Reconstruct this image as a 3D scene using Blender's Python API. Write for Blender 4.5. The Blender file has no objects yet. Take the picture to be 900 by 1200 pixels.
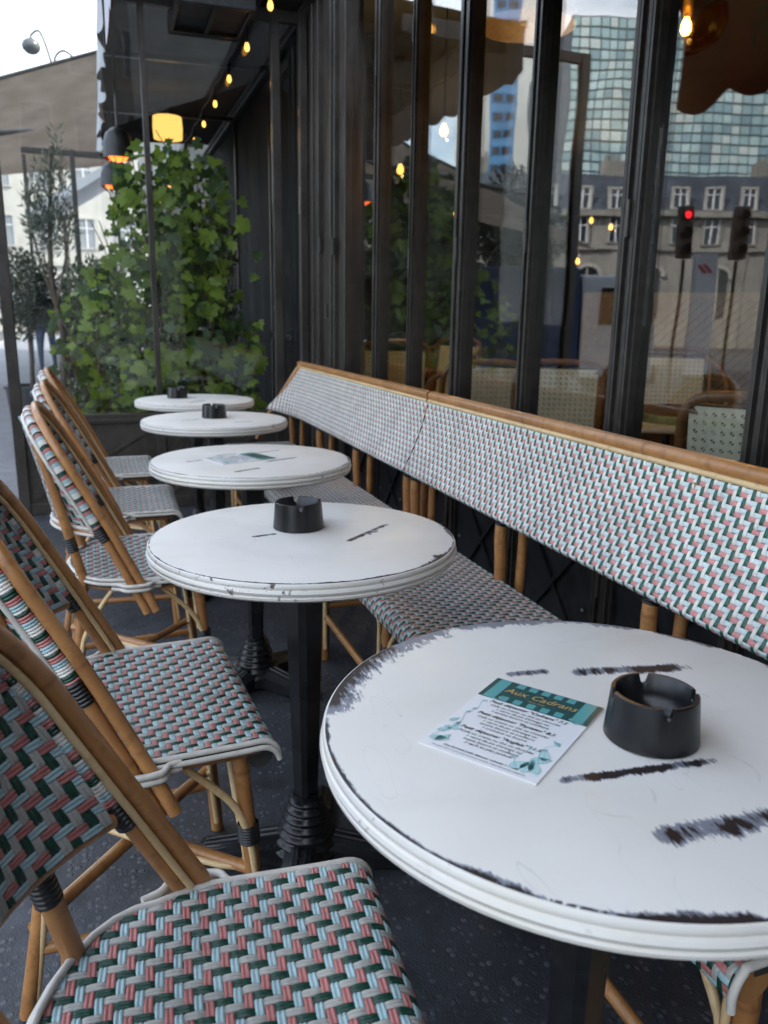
import bpy, math, random
import numpy as np
from mathutils import Vector, Matrix
random.seed(7); RNG = np.random.default_rng(7)
SC = bpy.context.scene
COL = SC.collection
rad = math.radians

# ------------------------------------------------------------------ camera
CAM_H = 1.163
def make_camera():
    p, yaw, roll = .2385, .3409, .0158
    fw = Vector((math.sin(yaw)*math.cos(p), math.cos(yaw)*math.cos(p), -math.sin(p)))
    r = Vector((math.cos(yaw), -math.sin(yaw), 0)); u = r.cross(fw)
    r2 = r*math.cos(roll)+u*math.sin(roll); u2 = -r*math.sin(roll)+u*math.cos(roll)
    cd = bpy.data.cameras.new('camera'); co = bpy.data.objects.new('camera', cd); COL.objects.link(co)
    m = Matrix((( r2.x, u2.x, -fw.x, 0), (r2.y, u2.y, -fw.y, 0), (r2.z, u2.z, -fw.z, CAM_H), (0, 0, 0, 1)))
    co.matrix_world = m
    cd.sensor_fit = 'VERTICAL'; cd.sensor_height = 36; cd.lens = 36*930.9/1200
    cd.clip_start = .02; cd.clip_end = 2000
    cd.dof.use_dof = True; cd.dof.focus_distance = 1.2; cd.dof.aperture_fstop = 6.3
    SC.camera = co
make_camera()

# ------------------------------------------------------------------ sky, sun, exposure
SUN_EL, SUN_AZ = rad(42), rad(112)
def make_light():
    w = bpy.data.worlds.new('World'); SC.world = w; w.use_nodes = True
    nt = w.node_tree; nt.nodes.clear()
    out = nt.nodes.new('ShaderNodeOutputWorld'); bg = nt.nodes.new('ShaderNodeBackground')
    sky = nt.nodes.new('ShaderNodeTexSky'); sky.sky_type = 'NISHITA'; sky.sun_disc = False
    sky.sun_elevation = SUN_EL; sky.sun_rotation = SUN_AZ; sky.dust_density = 1.5; sky.air_density = 1.0
    tc = nt.nodes.new('ShaderNodeTexCoord'); mp = nt.nodes.new('ShaderNodeMapping'); mp.inputs['Scale'].default_value = (1.2, 1.2, 3.2); mp.inputs['Location'].default_value = (2.3, .4, 1.1)
    nz = nt.nodes.new('ShaderNodeTexNoise'); nz.inputs['Scale'].default_value = 2.0; nz.inputs['Detail'].default_value = 7; nz.inputs['Roughness'].default_value = .58
    cr = nt.nodes.new('ShaderNodeValToRGB'); cr.color_ramp.elements[0].position = .40; cr.color_ramp.elements[1].position = .66
    mx = nt.nodes.new('ShaderNodeMix'); mx.data_type = 'RGBA'; mx.inputs[7].default_value = (8.2, 8.5, 9.0, 1)
    nt.links.new(tc.outputs['Generated'], mp.inputs[0]); nt.links.new(mp.outputs[0], nz.inputs['Vector'])
    nt.links.new(nz.outputs['Fac'], cr.inputs[0]); nt.links.new(cr.outputs[0], mx.inputs[0])
    nt.links.new(sky.outputs[0], mx.inputs[6]); nt.links.new(mx.outputs[2], bg.inputs[0])
    bg.inputs[1].default_value = .12
    nt.links.new(bg.outputs[0], out.inputs[0])
    sd = bpy.data.lights.new('sun', 'SUN'); sd.energy = 2.4; sd.angle = rad(.53); sd.color = (1, .95, .88)
    so = bpy.data.objects.new('sun', sd); COL.objects.link(so)
    d = Vector((math.sin(SUN_AZ)*math.cos(SUN_EL), math.cos(SUN_AZ)*math.cos(SUN_EL), math.sin(SUN_EL)))
    so.rotation_euler = d.to_track_quat('Z', 'Y').to_euler(); so.location = d*60
make_light()
SC.view_settings.view_transform = 'Standard'; SC.view_settings.look = 'None'
SC.view_settings.gamma = 1; SC.view_settings.use_curve_mapping = False
SC.view_settings.exposure = 2.05
SC.render.engine = 'CYCLES'
SC.cycles.max_bounces = 7; SC.cycles.diffuse_bounces = 3; SC.cycles.transparent_max_bounces = 20; SC.cycles.glossy_bounces = 4
SC.cycles.caustics_reflective = False; SC.cycles.caustics_refractive = False
SC.cycles.use_denoising = True; SC.cycles.use_adaptive_sampling = True; SC.cycles.adaptive_threshold = .02

# ------------------------------------------------------------------ helpers: materials
class NT:
    def __init__(s, name):
        s.m = bpy.data.materials.new(name); s.m.use_nodes = True; s.t = s.m.node_tree
        s.t.nodes.clear(); s.out = s.n('OutputMaterial')
    def n(s, kind, **kw):
        o = s.t.nodes.new('ShaderNode'+kind)
        for k, v in kw.items():
            if hasattr(o, k): setattr(o, k, v)
            else: o.inputs[k.replace('_', ' ')].default_value = v
        return o
    def l(s, a, b): s.t.links.new(a, b)
    def val(s, sock, v):
        if isinstance(v, bpy.types.NodeSocket): s.l(v, sock)
        else: sock.default_value = v
    def math(s, op, a, b=0., c=None, clamp=False):
        o = s.n('Math', operation=op); o.use_clamp = clamp
        s.val(o.inputs[0], a); s.val(o.inputs[1], b)
        if c is not None: s.val(o.inputs[2], c)
        return o.outputs[0]
    def mix(s, f, a, b):
        o = s.n('Mix', data_type='RGBA'); s.val(o.inputs[0], f)
        s.val(o.inputs[6], a if isinstance(a, bpy.types.NodeSocket) else (*a, 1)); s.val(o.inputs[7], b if isinstance(b, bpy.types.NodeSocket) else (*b, 1))
        return o.outputs[2]
    def ramp(s, f, a, b, c0=(0, 0, 0), c1=(1, 1, 1)):
        o = s.n('ValToRGB'); e = o.color_ramp.elements
        e[0].position = a; e[1].position = b; e[0].color = (*c0, 1); e[1].color = (*c1, 1)
        s.val(o.inputs[0], f); return o.outputs[0]
    def smooth(s, v, a, b):
        o = s.n('MapRange', interpolation_type='SMOOTHSTEP'); s.val(o.inputs[0], v)
        o.inputs[1].default_value = a; o.inputs[2].default_value = b; return o.outputs[0]
    def coord(s, kind='Object'): return s.n('TexCoord').outputs[kind]
    def mapping(s, vec, loc=(0, 0, 0), rot=(0, 0, 0), scale=(1, 1, 1), kind='POINT'):
        o = s.n('Mapping', vector_type=kind); s.l(vec, o.inputs[0])
        o.inputs[1].default_value = loc; o.inputs[2].default_value = rot; o.inputs[3].default_value = scale
        return o.outputs[0]
    def noise(s, vec, scale, detail=3, rough=.5):
        o = s.n('TexNoise'); s.l(vec, o.inputs['Vector']); o.inputs['Scale'].default_value = scale
        o.inputs['Detail'].default_value = detail; o.inputs['Roughness'].default_value = rough
        return o.outputs['Fac']
    def bsdf(s, color, rough=.5, metal=0., bump=None, bstr=.3, bdist=.002, spec=.5, coat=0.):
        b = s.n('BsdfPrincipled')
        s.val(b.inputs['Base Color'], color if isinstance(color, bpy.types.NodeSocket) else (*color, 1))
        s.val(b.inputs['Roughness'], rough); s.val(b.inputs['Metallic'], metal)
        b.inputs['Specular IOR Level'].default_value = spec
        b.inputs['Coat Weight'].default_value = coat
        if bump is not None:
            bp = s.n('Bump'); bp.inputs['Strength'].default_value = bstr; bp.inputs['Distance'].default_value = bdist
            s.l(bump, bp.inputs['Height']); s.l(bp.outputs[0], b.inputs['Normal'])
        s.l(b.outputs[0], s.out.inputs[0]); return b

def plain(name, col, rough=.5, metal=0., var=.15, scale=30, bstr=.15, spec=.5, coat=0.):
    t = NT(name); c = t.coord(); f = t.noise(c, scale, 4); f2 = t.noise(c, scale*.13, 3)
    g = t.math('MULTIPLY', t.math('ADD', f, f2), .5)
    k0 = tuple(max(0, x*(1-var*1.6)) for x in col); k1 = tuple(min(1, x*(1+var*1.6)) for x in col)
    rr = t.math('MULTIPLY_ADD', f2, .25, rough-.125)
    t.bsdf(t.mix(t.smooth(g, .3, .7), k0, k1), rr, metal, f, bstr, .001, spec, coat)
    return t.m

def rattan(name, col, dark, rough=.35):
    t = NT(name); c = t.coord()
    a = t.n('Attribute', attribute_name='ring').outputs['Fac']
    along = t.n('Attribute', attribute_name='along').outputs['Fac']
    cb = t.n('CombineXYZ'); t.l(t.math('MULTIPLY', along, 3.), cb.inputs[2])
    oi = t.n('ObjectInfo').outputs['Random']
    t.l(oi, cb.inputs[0])
    big = t.noise(cb.outputs[0], 2.2, 2)
    f = t.noise(t.mapping(c, scale=(1, 1, 1)), 45, 4, .6); fine = t.noise(c, 260, 2)
    base = t.mix(t.smooth(big, .3, .7), col, tuple(.55*x+.45*y for x, y in zip(col, dark)))
    base = t.mix(t.math('MULTIPLY', t.smooth(f, .48, .72), .5), base, dark)
    base = t.mix(t.math('MULTIPLY', a, .6), base, dark)
    rr = t.math('MULTIPLY_ADD', f, .25, rough-.1)
    t.bsdf(base, rr, 0, fine, .15, .0006, .5, .15)
    return t.m

M = {}
M['rattan'] = rattan('rattan', (.43, .205, .070), (.16, .062, .021), .30)
M['rattan_dark'] = rattan('rattan_dark', (.28, .125, .045), (.10, .04, .014))
M['cane'] = rattan('cane', (.70, .52, .28), (.46, .28, .12), .42)
M['binding'] = plain('binding', (.58, .555, .50), .38, var=.10, scale=60)
M['black_wrap'] = plain('black_wrap', (.012, .012, .013), .35, var=.3, scale=80)
def cord(name, col):
    t = NT(name); c = t.coord(); oi = t.n('ObjectInfo').outputs['Random']
    f = t.noise(c, 18, 4, .6); g = t.noise(c, 400, 2)
    k = t.math('ADD', t.math('MULTIPLY', f, .8), t.math('MULTIPLY', g, .2))
    b = t.mix(t.smooth(k, .3, .72), tuple(x*.78 for x in col), tuple(min(1, x*1.08) for x in col))
    t.bsdf(b, t.math('MULTIPLY_ADD', f, .2, .26), 0, g, .12, .0004, .5)
    return t.m
M['pink'] = cord('cord_pink', (.50, .185, .17)); M['blue'] = cord('cord_blue', (.40, .58, .61))
M['green'] = cord('cord_green', (.005, .055, .034)); M['grey'] = cord('cord_grey', (.46, .46, .42))
M['white'] = cord('cord_white', (.77, .75, .68)); M['pale_blue'] = cord('cord_pale_blue', (.60, .70, .69)); M['bench_pink'] = cord('cord_bench_pink', (.62, .25, .235)); M['bench_green'] = cord('cord_bench_green', (.010, .10, .06))
M['underlay'] = plain('underlay', (.03, .03, .026), .8)
M['black_iron'] = plain('black_iron', (.012, .013, .015), .28, var=.3, scale=50, bstr=.25)
M['ashtray'] = plain('ashtray', (.006, .0063, .0075), .32, var=.25, scale=90, bstr=.1)
M['frame'] = plain('frame', (.046, .040, .034), .36, var=.22, scale=40, bstr=.12)
M['frame_dark'] = plain('frame_dark', (.020, .021, .023), .34, var=.3, scale=25, bstr=.12)
M['brass'] = plain('brass', (.62, .47, .17), .3, 1., .2, 60)
M['steel'] = plain('steel', (.35, .35, .36), .35, 1., .15, 60)
M['wood_dark'] = plain('wood_dark', (.045, .022, .012), .45, var=.35, scale=12)
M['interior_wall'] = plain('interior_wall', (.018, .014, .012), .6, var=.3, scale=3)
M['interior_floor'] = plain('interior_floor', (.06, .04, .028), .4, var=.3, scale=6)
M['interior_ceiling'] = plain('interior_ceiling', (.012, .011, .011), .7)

def glass_mat(name, tint=(.93, .95, .94), ior=1.52):
    t = NT(name); tr = t.n('BsdfTransparent'); tr.inputs[0].default_value = (*tint, 1)
    gl = t.n('BsdfGlossy'); gl.inputs['Roughness'].default_value = .004; gl.inputs[0].default_value = (1, 1, 1, 1)
    c = t.coord(); nz = t.noise(c, 1.6, 2)
    bp = t.n('Bump'); bp.inputs['Strength'].default_value = .15; bp.inputs['Distance'].default_value = .010
    t.l(nz, bp.inputs['Height']); t.l(bp.outputs[0], gl.inputs['Normal'])
    fr = t.n('Fresnel'); bf = t.n('NewGeometry').outputs['Backfacing']; t.l(t.math('MULTIPLY_ADD', bf, 1/ior-ior, ior), fr.inputs[0])
    mx = t.n('MixShader'); t.l(fr.outputs[0], mx.inputs[0]); t.l(tr.outputs[0], mx.inputs[1]); t.l(gl.outputs[0], mx.inputs[2])
    t.l(mx.outputs[0], t.out.inputs[0]); return t.m
M['glass'] = glass_mat('glass', ior=1.78); M['screen_glass'] = glass_mat('screen_glass', ior=1.5)
M['glass_bulb'] = glass_mat('glass_bulb', (.9, .75, .5))
def emit(name, col, s):
    t = NT(name); e = t.n('Emission'); e.inputs[0].default_value = (*col, 1); e.inputs[1].default_value = s
    t.l(e.outputs[0], t.out.inputs[0]); return t.m

def asphalt():
    t = NT('asphalt'); c = t.coord()
    v = t.n('TexVoronoi', feature='F1'); t.l(c, v.inputs['Vector']); v.inputs['Scale'].default_value = 70
    h = t.n('SeparateColor'); t.l(v.outputs['Color'], h.inputs[0])
    stone = t.math('MULTIPLY', t.smooth(h.outputs[0], .52, .92), t.smooth(v.outputs['Distance'], .55, .25))
    big = t.noise(c, 1.3, 5, .6); mid = t.noise(c, 14, 4, .6); fine = t.noise(c, 240, 2)
    base = t.mix(t.smooth(big, .35, .68), (.027, .030, .037), (.066, .073, .088))
    base = t.mix(t.math('MULTIPLY', t.smooth(mid, .45, .75), .6), base, (.020, .021, .023))
    base = t.mix(t.math('MULTIPLY', stone, .55), base, (.13, .135, .145))
    w = t.n('TexVoronoi', feature='F1'); t.l(c, w.inputs['Vector']); w.inputs['Scale'].default_value = 17
    spot = t.smooth(w.outputs['Distance'], .10, .05)
    base = t.mix(t.math('MULTIPLY', spot, .2), base, (.20, .20, .19))
    st = t.smooth(t.noise(c, 3.1, 4, .7), .56, .66); base = t.mix(t.math('MULTIPLY', st, .5), base, (.012, .012, .013))
    hh = t.math('ADD', t.math('MULTIPLY', stone, .6), t.math('ADD', mid, t.math('MULTIPLY', fine, .6)))
    t.bsdf(base, t.math('MULTIPLY_ADD', mid, .3, .42), 0, hh, .6, .004, .5)
    return t.m
M['asphalt'] = asphalt()
M['pavement'] = plain('pavement', (.16, .165, .18), .7, var=.15, scale=8)
M['road'] = plain('road', (.055, .057, .06), .8, var=.2, scale=5)
M['stone'] = plain('stone', (.25, .235, .21), .8, var=.18, scale=1.2)
M['stone_pale'] = plain('stone_pale', (.40, .385, .35), .8, var=.12, scale=.7)
M['slate'] = plain('slate', (.055, .065, .085), .5, var=.25, scale=1.5)
M['pane_hazed'] = plain('pane_hazed', (.20, .21, .22), .3, var=.2, scale=.6); M['pane'] = plain('pane', (.02, .026, .035), .1, var=.4, scale=.6, spec=.8)  # paler panes have distance haze put into their colour

# ------------------------------------------------------------------ helpers: meshes
def link(o, parent=None):
    COL.objects.link(o)
    if parent is not None: o.parent = parent
    return o
def tag(o, label=None, cat=None, group=None, kind=None):
    if label: o['label'] = label
    if cat: o['category'] = cat
    if group: o['group'] = group
    if kind: o['kind'] = kind
    return o
def empty(name, loc=(0, 0, 0), rz=0., parent=None):
    o = bpy.data.objects.new(name, None); o.empty_display_size = .05
    o.location = loc; o.rotation_euler = (0, 0, rz); return link(o, parent)
def make_obj(name, me, parent=None, loc=None, rot=None):
    o = bpy.data.objects.new(name, me)
    if loc is not None: o.location = loc
    if rot is not None: o.rotation_euler = rot
    return link(o, parent)
def copy_tree(o, parent=None):
    c = o.copy(); COL.objects.link(c); c.parent = parent
    for ch in list(o.children): copy_tree(ch, c)
    return c
def smooth_path(pts, n=8):
    P = [np.array(p, float) for p in pts]
    if len(P) < 3: return np.array([P[0]+(P[-1]-P[0])*t for t in np.linspace(0, 1, max(2, n))])
    out = []
    Q = [2*P[0]-P[1]]+P+[2*P[-1]-P[-2]]
    for i in range(1, len(Q)-2):
        a, b, c, d = Q[i-1:i+3]
        for t in np.linspace(0, 1, n, endpoint=False):
            out.append(.5*((2*b)+(-a+c)*t+(2*a-5*b+4*c-d)*t*t+(-a+3*b-3*c+d)*t**3))
    out.append(P[-1]); return np.array(out)
class MB:
    def __init__(s): s.v = []; s.f = []; s.ring = []; s.along = []; s.mi = []; s.nv = 0
    def add(s, v, f, ring=None, along=None, mi=0):
        v = np.asarray(v, float).reshape(-1, 3); n = len(v)
        s.v.append(v); s.f += [tuple(int(i)+s.nv for i in q) for q in f]; s.mi += [mi]*len(f)
        s.ring.append(np.zeros(n) if ring is None else np.asarray(ring, float)); s.along.append(np.zeros(n) if along is None else np.asarray(along, float))
        s.nv += n; return s
    def box(s, c, d, rz=0., mi=0, R=None):
        c = np.array(c, float); d = np.array(d, float)/2
        v = np.array([[x, y, z] for x in (-1, 1) for y in (-1, 1) for z in (-1, 1)])*d
        if R is None and rz: R = np.array([[math.cos(rz), -math.sin(rz), 0], [math.sin(rz), math.cos(rz), 0], [0, 0, 1]])
        if R is not None: v = v@np.asarray(R).T
        return s.add(v+c, [(0, 1, 3, 2), (4, 6, 7, 5), (0, 4, 5, 1), (2, 3, 7, 6), (0, 2, 6, 4), (1, 5, 7, 3)], mi=mi)
    def bx(s, x0, x1, y0, y1, z0, z1, mi=0): return s.box(((x0+x1)/2, (y0+y1)/2, (z0+z1)/2), (x1-x0, y1-y0, z1-z0), mi=mi)
    def bar(s, p, q, w, h, up=(0, 0, 1), mi=0):
        p = np.array(p, float); q = np.array(q, float); a = q-p; L = np.linalg.norm(a); a /= L
        b = np.cross(np.array(up, float), a); b /= np.linalg.norm(b); c = np.cross(a, b)
        return s.box((p+q)/2, (L, w, h), R=np.stack([a, b, c], 1), mi=mi)
    def tube(s, path, r, seg=10, nodes=None, caps=True, mi=0, sm=None):
        P = smooth_path(path, sm) if sm else np.asarray(path, float)
        L = np.concatenate([[0], np.cumsum(np.linalg.norm(np.diff(P, axis=0), axis=1))])
        if nodes:                                   # resample so that the rattan nodes get their swelling
            off = random.random()*nodes; ts = list(np.linspace(0, L[-1], max(len(P), int(L[-1]/.03)+2))); ks = []
            k = off
            while k < L[-1]:
                ks.append(k); ts += [k-.008, k-.003, k, k+.003, k+.008]; k += nodes*(.8+.4*random.random())
            ts = np.array(sorted(t for t in set(ts) if 0 <= t <= L[-1])); keep = np.concatenate([[True], np.diff(ts) > 1e-5]); ts = ts[keep]
            P = np.stack([np.interp(ts, L, P[:, i]) for i in range(3)], 1); L = ts
            d = np.min(np.abs(L[:, None]-np.array(ks)[None]), 1) if ks else np.ones(len(L))
            rg = np.exp(-(d/.0035)**2); rr = (np.full(len(L), r) if np.isscalar(r) else np.interp(L, np.linspace(0, L[-1], len(r)), r))*(1+.045*np.exp(-(d/.006)**2))
        else:
            rg = np.zeros(len(P)); rr = np.full(len(P), r) if np.isscalar(r) else np.interp(L, np.linspace(0, L[-1], len(r)), r)
        T = np.gradient(P, axis=0); T /= np.linalg.norm(T, axis=1)[:, None]+1e-12
        u = np.cross(T[0], (0, 0, 1.) if abs(T[0][2]) < .9 else (1., 0, 0)); u /= np.linalg.norm(u)
        V = []; a = np.linspace(0, 2*np.pi, seg, endpoint=False)
        for i in range(len(P)):
            u = u-T[i]*(u@T[i]); u /= np.linalg.norm(u); w = np.cross(T[i], u)
            V.append(P[i]+rr[i]*(np.cos(a)[:, None]*u+np.sin(a)[:, None]*w))
        n = len(P); F = [(i*seg+j, i*seg+(j+1) % seg, (i+1)*seg+(j+1) % seg, (i+1)*seg+j) for i in range(n-1) for j in range(seg)]
        if caps: F += [tuple(range(seg-1, -1, -1)), tuple((n-1)*seg+j for j in range(seg))]
        return s.add(np.concatenate(V), F, np.repeat(rg, seg), np.repeat(L, seg), mi)
    def lathe(s, prof, c=(0, 0, 0), seg=48, mi=0, cap=True):
        n = len(prof); a = np.linspace(0, 2*np.pi, seg, endpoint=False); V = []
        for r, z in prof: V.append(np.stack([c[0]+r*np.cos(a), c[1]+r*np.sin(a), np.full(seg, c[2]+z)], 1))
        F = [(i*seg+j, i*seg+(j+1) % seg, (i+1)*seg+(j+1) % seg, (i+1)*seg+j) for i in range(n-1) for j in range(seg)]
        if cap: F += [tuple(range(seg-1, -1, -1)), tuple((n-1)*seg+j for j in range(seg))]
        return s.add(np.concatenate(V), F, mi=mi)
    def prism(s, poly, z0, z1, mi=0):
        n = len(poly); V = [(x, y, z0) for x, y in poly]+[(x, y, z1) for x, y in poly]
        return s.add(V, [tuple(range(n-1, -1, -1)), tuple(range(n, 2*n))]+[(i, (i+1) % n, n+(i+1) % n, n+i) for i in range(n)], mi=mi)
    def wrap(s, path, r, n=7, cr=.0022, mi=0):      # a band of cord turns round a pole
        P = np.array(path, float); p, q = P[0], P[-1]; a = (q-p)/np.linalg.norm(q-p); L = np.linalg.norm(q-p)
        u = np.cross(a, (0, 0, 1.) if abs(a[2]) < .9 else (1., 0, 0)); u /= np.linalg.norm(u); w = np.cross(a, u)
        prof = []
        for k in range(n):
            for t in (0, .25, .5, .75): prof.append((r+cr*(.2+.8*math.sin(math.pi*t)), (k+t)/n*L))
        prof.append((r, L)); seg = 12; th = np.linspace(0, 2*np.pi, seg, endpoint=False); V = []
        for rr, z in prof: V.append(p+a*z+rr*(np.cos(th)[:, None]*u+np.sin(th)[:, None]*w))
        m = len(prof)
        return s.add(np.concatenate(V), [(i*seg+j, i*seg+(j+1) % seg, (i+1)*seg+(j+1) % seg, (i+1)*seg+j) for i in range(m-1) for j in range(seg)], mi=mi)
    def mesh(s, name, mats, smooth=True, angle=40):
        me = bpy.data.meshes.new(name); V = np.concatenate(s.v) if s.v else np.zeros((0, 3))
        me.from_pydata(V.tolist(), [], s.f)
        for m in (mats if isinstance(mats, (list, tuple)) else [mats]): me.materials.append(m)
        if isinstance(mats, (list, tuple)): me.polygons.foreach_set('material_index', s.mi)
        rg = np.concatenate(s.ring)
        if rg.any() or np.concatenate(s.along).any():
            me.attributes.new('ring', 'FLOAT', 'POINT').data.foreach_set('value', rg)
            me.attributes.new('along', 'FLOAT', 'POINT').data.foreach_set('value', np.concatenate(s.along))
        if smooth:
            me.polygons.foreach_set('use_smooth', [True]*len(me.polygons)); me.set_sharp_from_angle(angle=rad(angle))
        me.update(); return me
    def build(s, name, mats, parent=None, loc=None, rot=None, smooth=True, angle=40, bevel=0.):
        o = make_obj(name, s.mesh(name, mats, smooth, angle), parent, loc, rot)
        if bevel:
            b = o.modifiers.new('bevel', 'BEVEL'); b.width = bevel; b.segments = 2; b.limit_method = 'ANGLE'
        return o
def pole(name, path, r, mat, parent, nodes=.24, seg=12, sm=8):
    nodes = nodes*1.35 if nodes else None
    return MB().tube(path, r, seg, nodes, sm=sm).build(name, M[mat], parent, angle=60)

# ------------------------------------------------------------------ weaving: 2/2 twill of twin cords
PROF = np.array([(-.485, -.5), (-.37, .72), (-.25, 1.), (-.12, .72), (0, .05), (.12, .72), (.25, 1.), (.37, .72), (.485, -.5)])
PROF5 = np.array([(-.485, -.4), (-.25, 1.), (0, .2), (.25, 1.), (.485, -.4)])
def strand(S, axis, k, a, b, amp, prof, sgn, n_over):
    """one strand: axis 0 runs along j at column k, axis 1 runs along i at row k"""
    pos, z = [], []
    def over(q): return ((q-sgn*k) % 4 in (0, 1)) if axis == 1 else not ((k-sgn*q) % 4 in (0, 1))
    for q in range(math.floor(a), math.ceil(b)):
        o, om, op = over(q), over(q-1), over(q+1); s = 1. if o else -1.
        pos += [q+.13, q+.5, q+.87]; z += [s if om == o else s*.55, s*1.0, s if op == o else s*.55]
    pos = np.array(pos); z = np.array(z); m = (pos >= a) & (pos <= b); pos, z = pos[m], z[m]
    if len(pos) < 2: return None
    wob = .035*np.sin(pos*.9+RNG.uniform(0, 6))*RNG.normal()+RNG.normal()*.02; z = z*(1+.09*RNG.normal(size=len(z)))
    t = np.tile(prof[:, 0], len(pos))+np.repeat(wob, len(prof))+k+.5; q = np.repeat(pos, len(prof)); h = amp*(.62*np.repeat(z, len(prof))+.55*np.tile(prof[:, 1], len(pos)))
    i, j = (t, q) if axis == 0 else (q, t)
    P = S(i, j); e = .02
    N = np.cross(S(i+e, j)-S(i-e, j), S(i, j+e)-S(i, j-e)); N /= np.linalg.norm(N, axis=1)[:, None]+1e-12
    V = P+N*h[:, None]; m = len(prof); n = len(pos)
    r = np.arange(n-1)[:, None]*m+np.arange(m-1)[None]
    F = np.stack([r, r+1, r+1+m, r+m], -1).reshape(-1, 4) if axis == 0 else np.stack([r, r+m, r+1+m, r+1], -1).reshape(-1, 4)
    return V, F
def fast_mesh(name, V, F, mats, mi=None, smooth=True):
    me = bpy.data.meshes.new(name); me.vertices.add(len(V)); me.vertices.foreach_set('co', np.asarray(V, np.float32).ravel())
    k = F.shape[1]; me.loops.add(F.size); me.loops.foreach_set('vertex_index', F.ravel().astype(np.int32))
    me.polygons.add(len(F)); me.polygons.foreach_set('loop_start', np.arange(len(F), dtype=np.int32)*k)
    me.polygons.foreach_set('loop_total', np.full(len(F), k, np.int32))
    for m in (mats if isinstance(mats, (list, tuple)) else [mats]): me.materials.append(m)
    if mi is not None: me.polygons.foreach_set('material_index', np.asarray(mi, np.int32))
    if smooth: me.polygons.foreach_set('use_smooth', np.ones(len(F), bool))
    me.update(calc_edges=True); return me
def weave(S, cols, rows, colrange, rowrange, amp, ccol, rcol, prof=PROF5, sgn=1):
    """returns [(axis, index, colour, V, F)]"""
    out = []
    for k in cols:
        r = colrange(k)
        if r:
            s = strand(S, 0, k, *r, amp, prof, sgn, 2)
            if s: out.append((0, k, ccol[k % 2], *s))
    for k in rows:
        r = rowrange(k)
        if r:
            s = strand(S, 1, k, *r, amp, prof, sgn, 2)
            if s: out.append((1, k, rcol[k % 2], *s))
    return out
def weave_joined(name, W, parent=None):
    names = []; V = []; F = []; mi = []; n = 0
    for _, _, c, v, f in W:
        if c not in names: names.append(c)
        V.append(v); F.append(f+n); mi += [names.index(c)]*len(f); n += len(v)
    return fast_mesh(name, np.concatenate(V), np.concatenate(F), [M[c] for c in names], mi)

# ------------------------------------------------------------------ ground
FX = 1.30                                            # plane of the cafe's glass front
SY = 5.0                                             # plane of the glass screen at the end of the terrace
def sheet(name, x0, x1, y0, y1, z, mat, kind='structure', n=1):
    b = MB(); b.add([(x0, y0, z), (x1, y0, z), (x1, y1, z), (x0, y1, z)], [(0, 1, 2, 3)])
    o = b.build(name, M[mat], smooth=False); o['kind'] = kind; return o
sheet('ground', -900, 900, -900, 900, -.13, 'road')
tb = MB(); tb.bx(-1.2, FX, -4, 5.2, -.12, 0); o = tb.build('terrace_floor', M['asphalt'], smooth=False); o['kind'] = 'structure'
tb = MB(); tb.bx(-3.6, -1.2, -4, 90, -.12, -.004); tb.bx(-1.2, 5.5, 5.2, 90, -.12, -.004); o = tb.build('pavement', M['pavement'], smooth=False); o['kind'] = 'structure'
tb = MB(); tb.bx(-3.9, -3.6, -4, 90, -.125, .0); o = tb.build('kerb', M['stone'], smooth=False); o['kind'] = 'structure'

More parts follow.
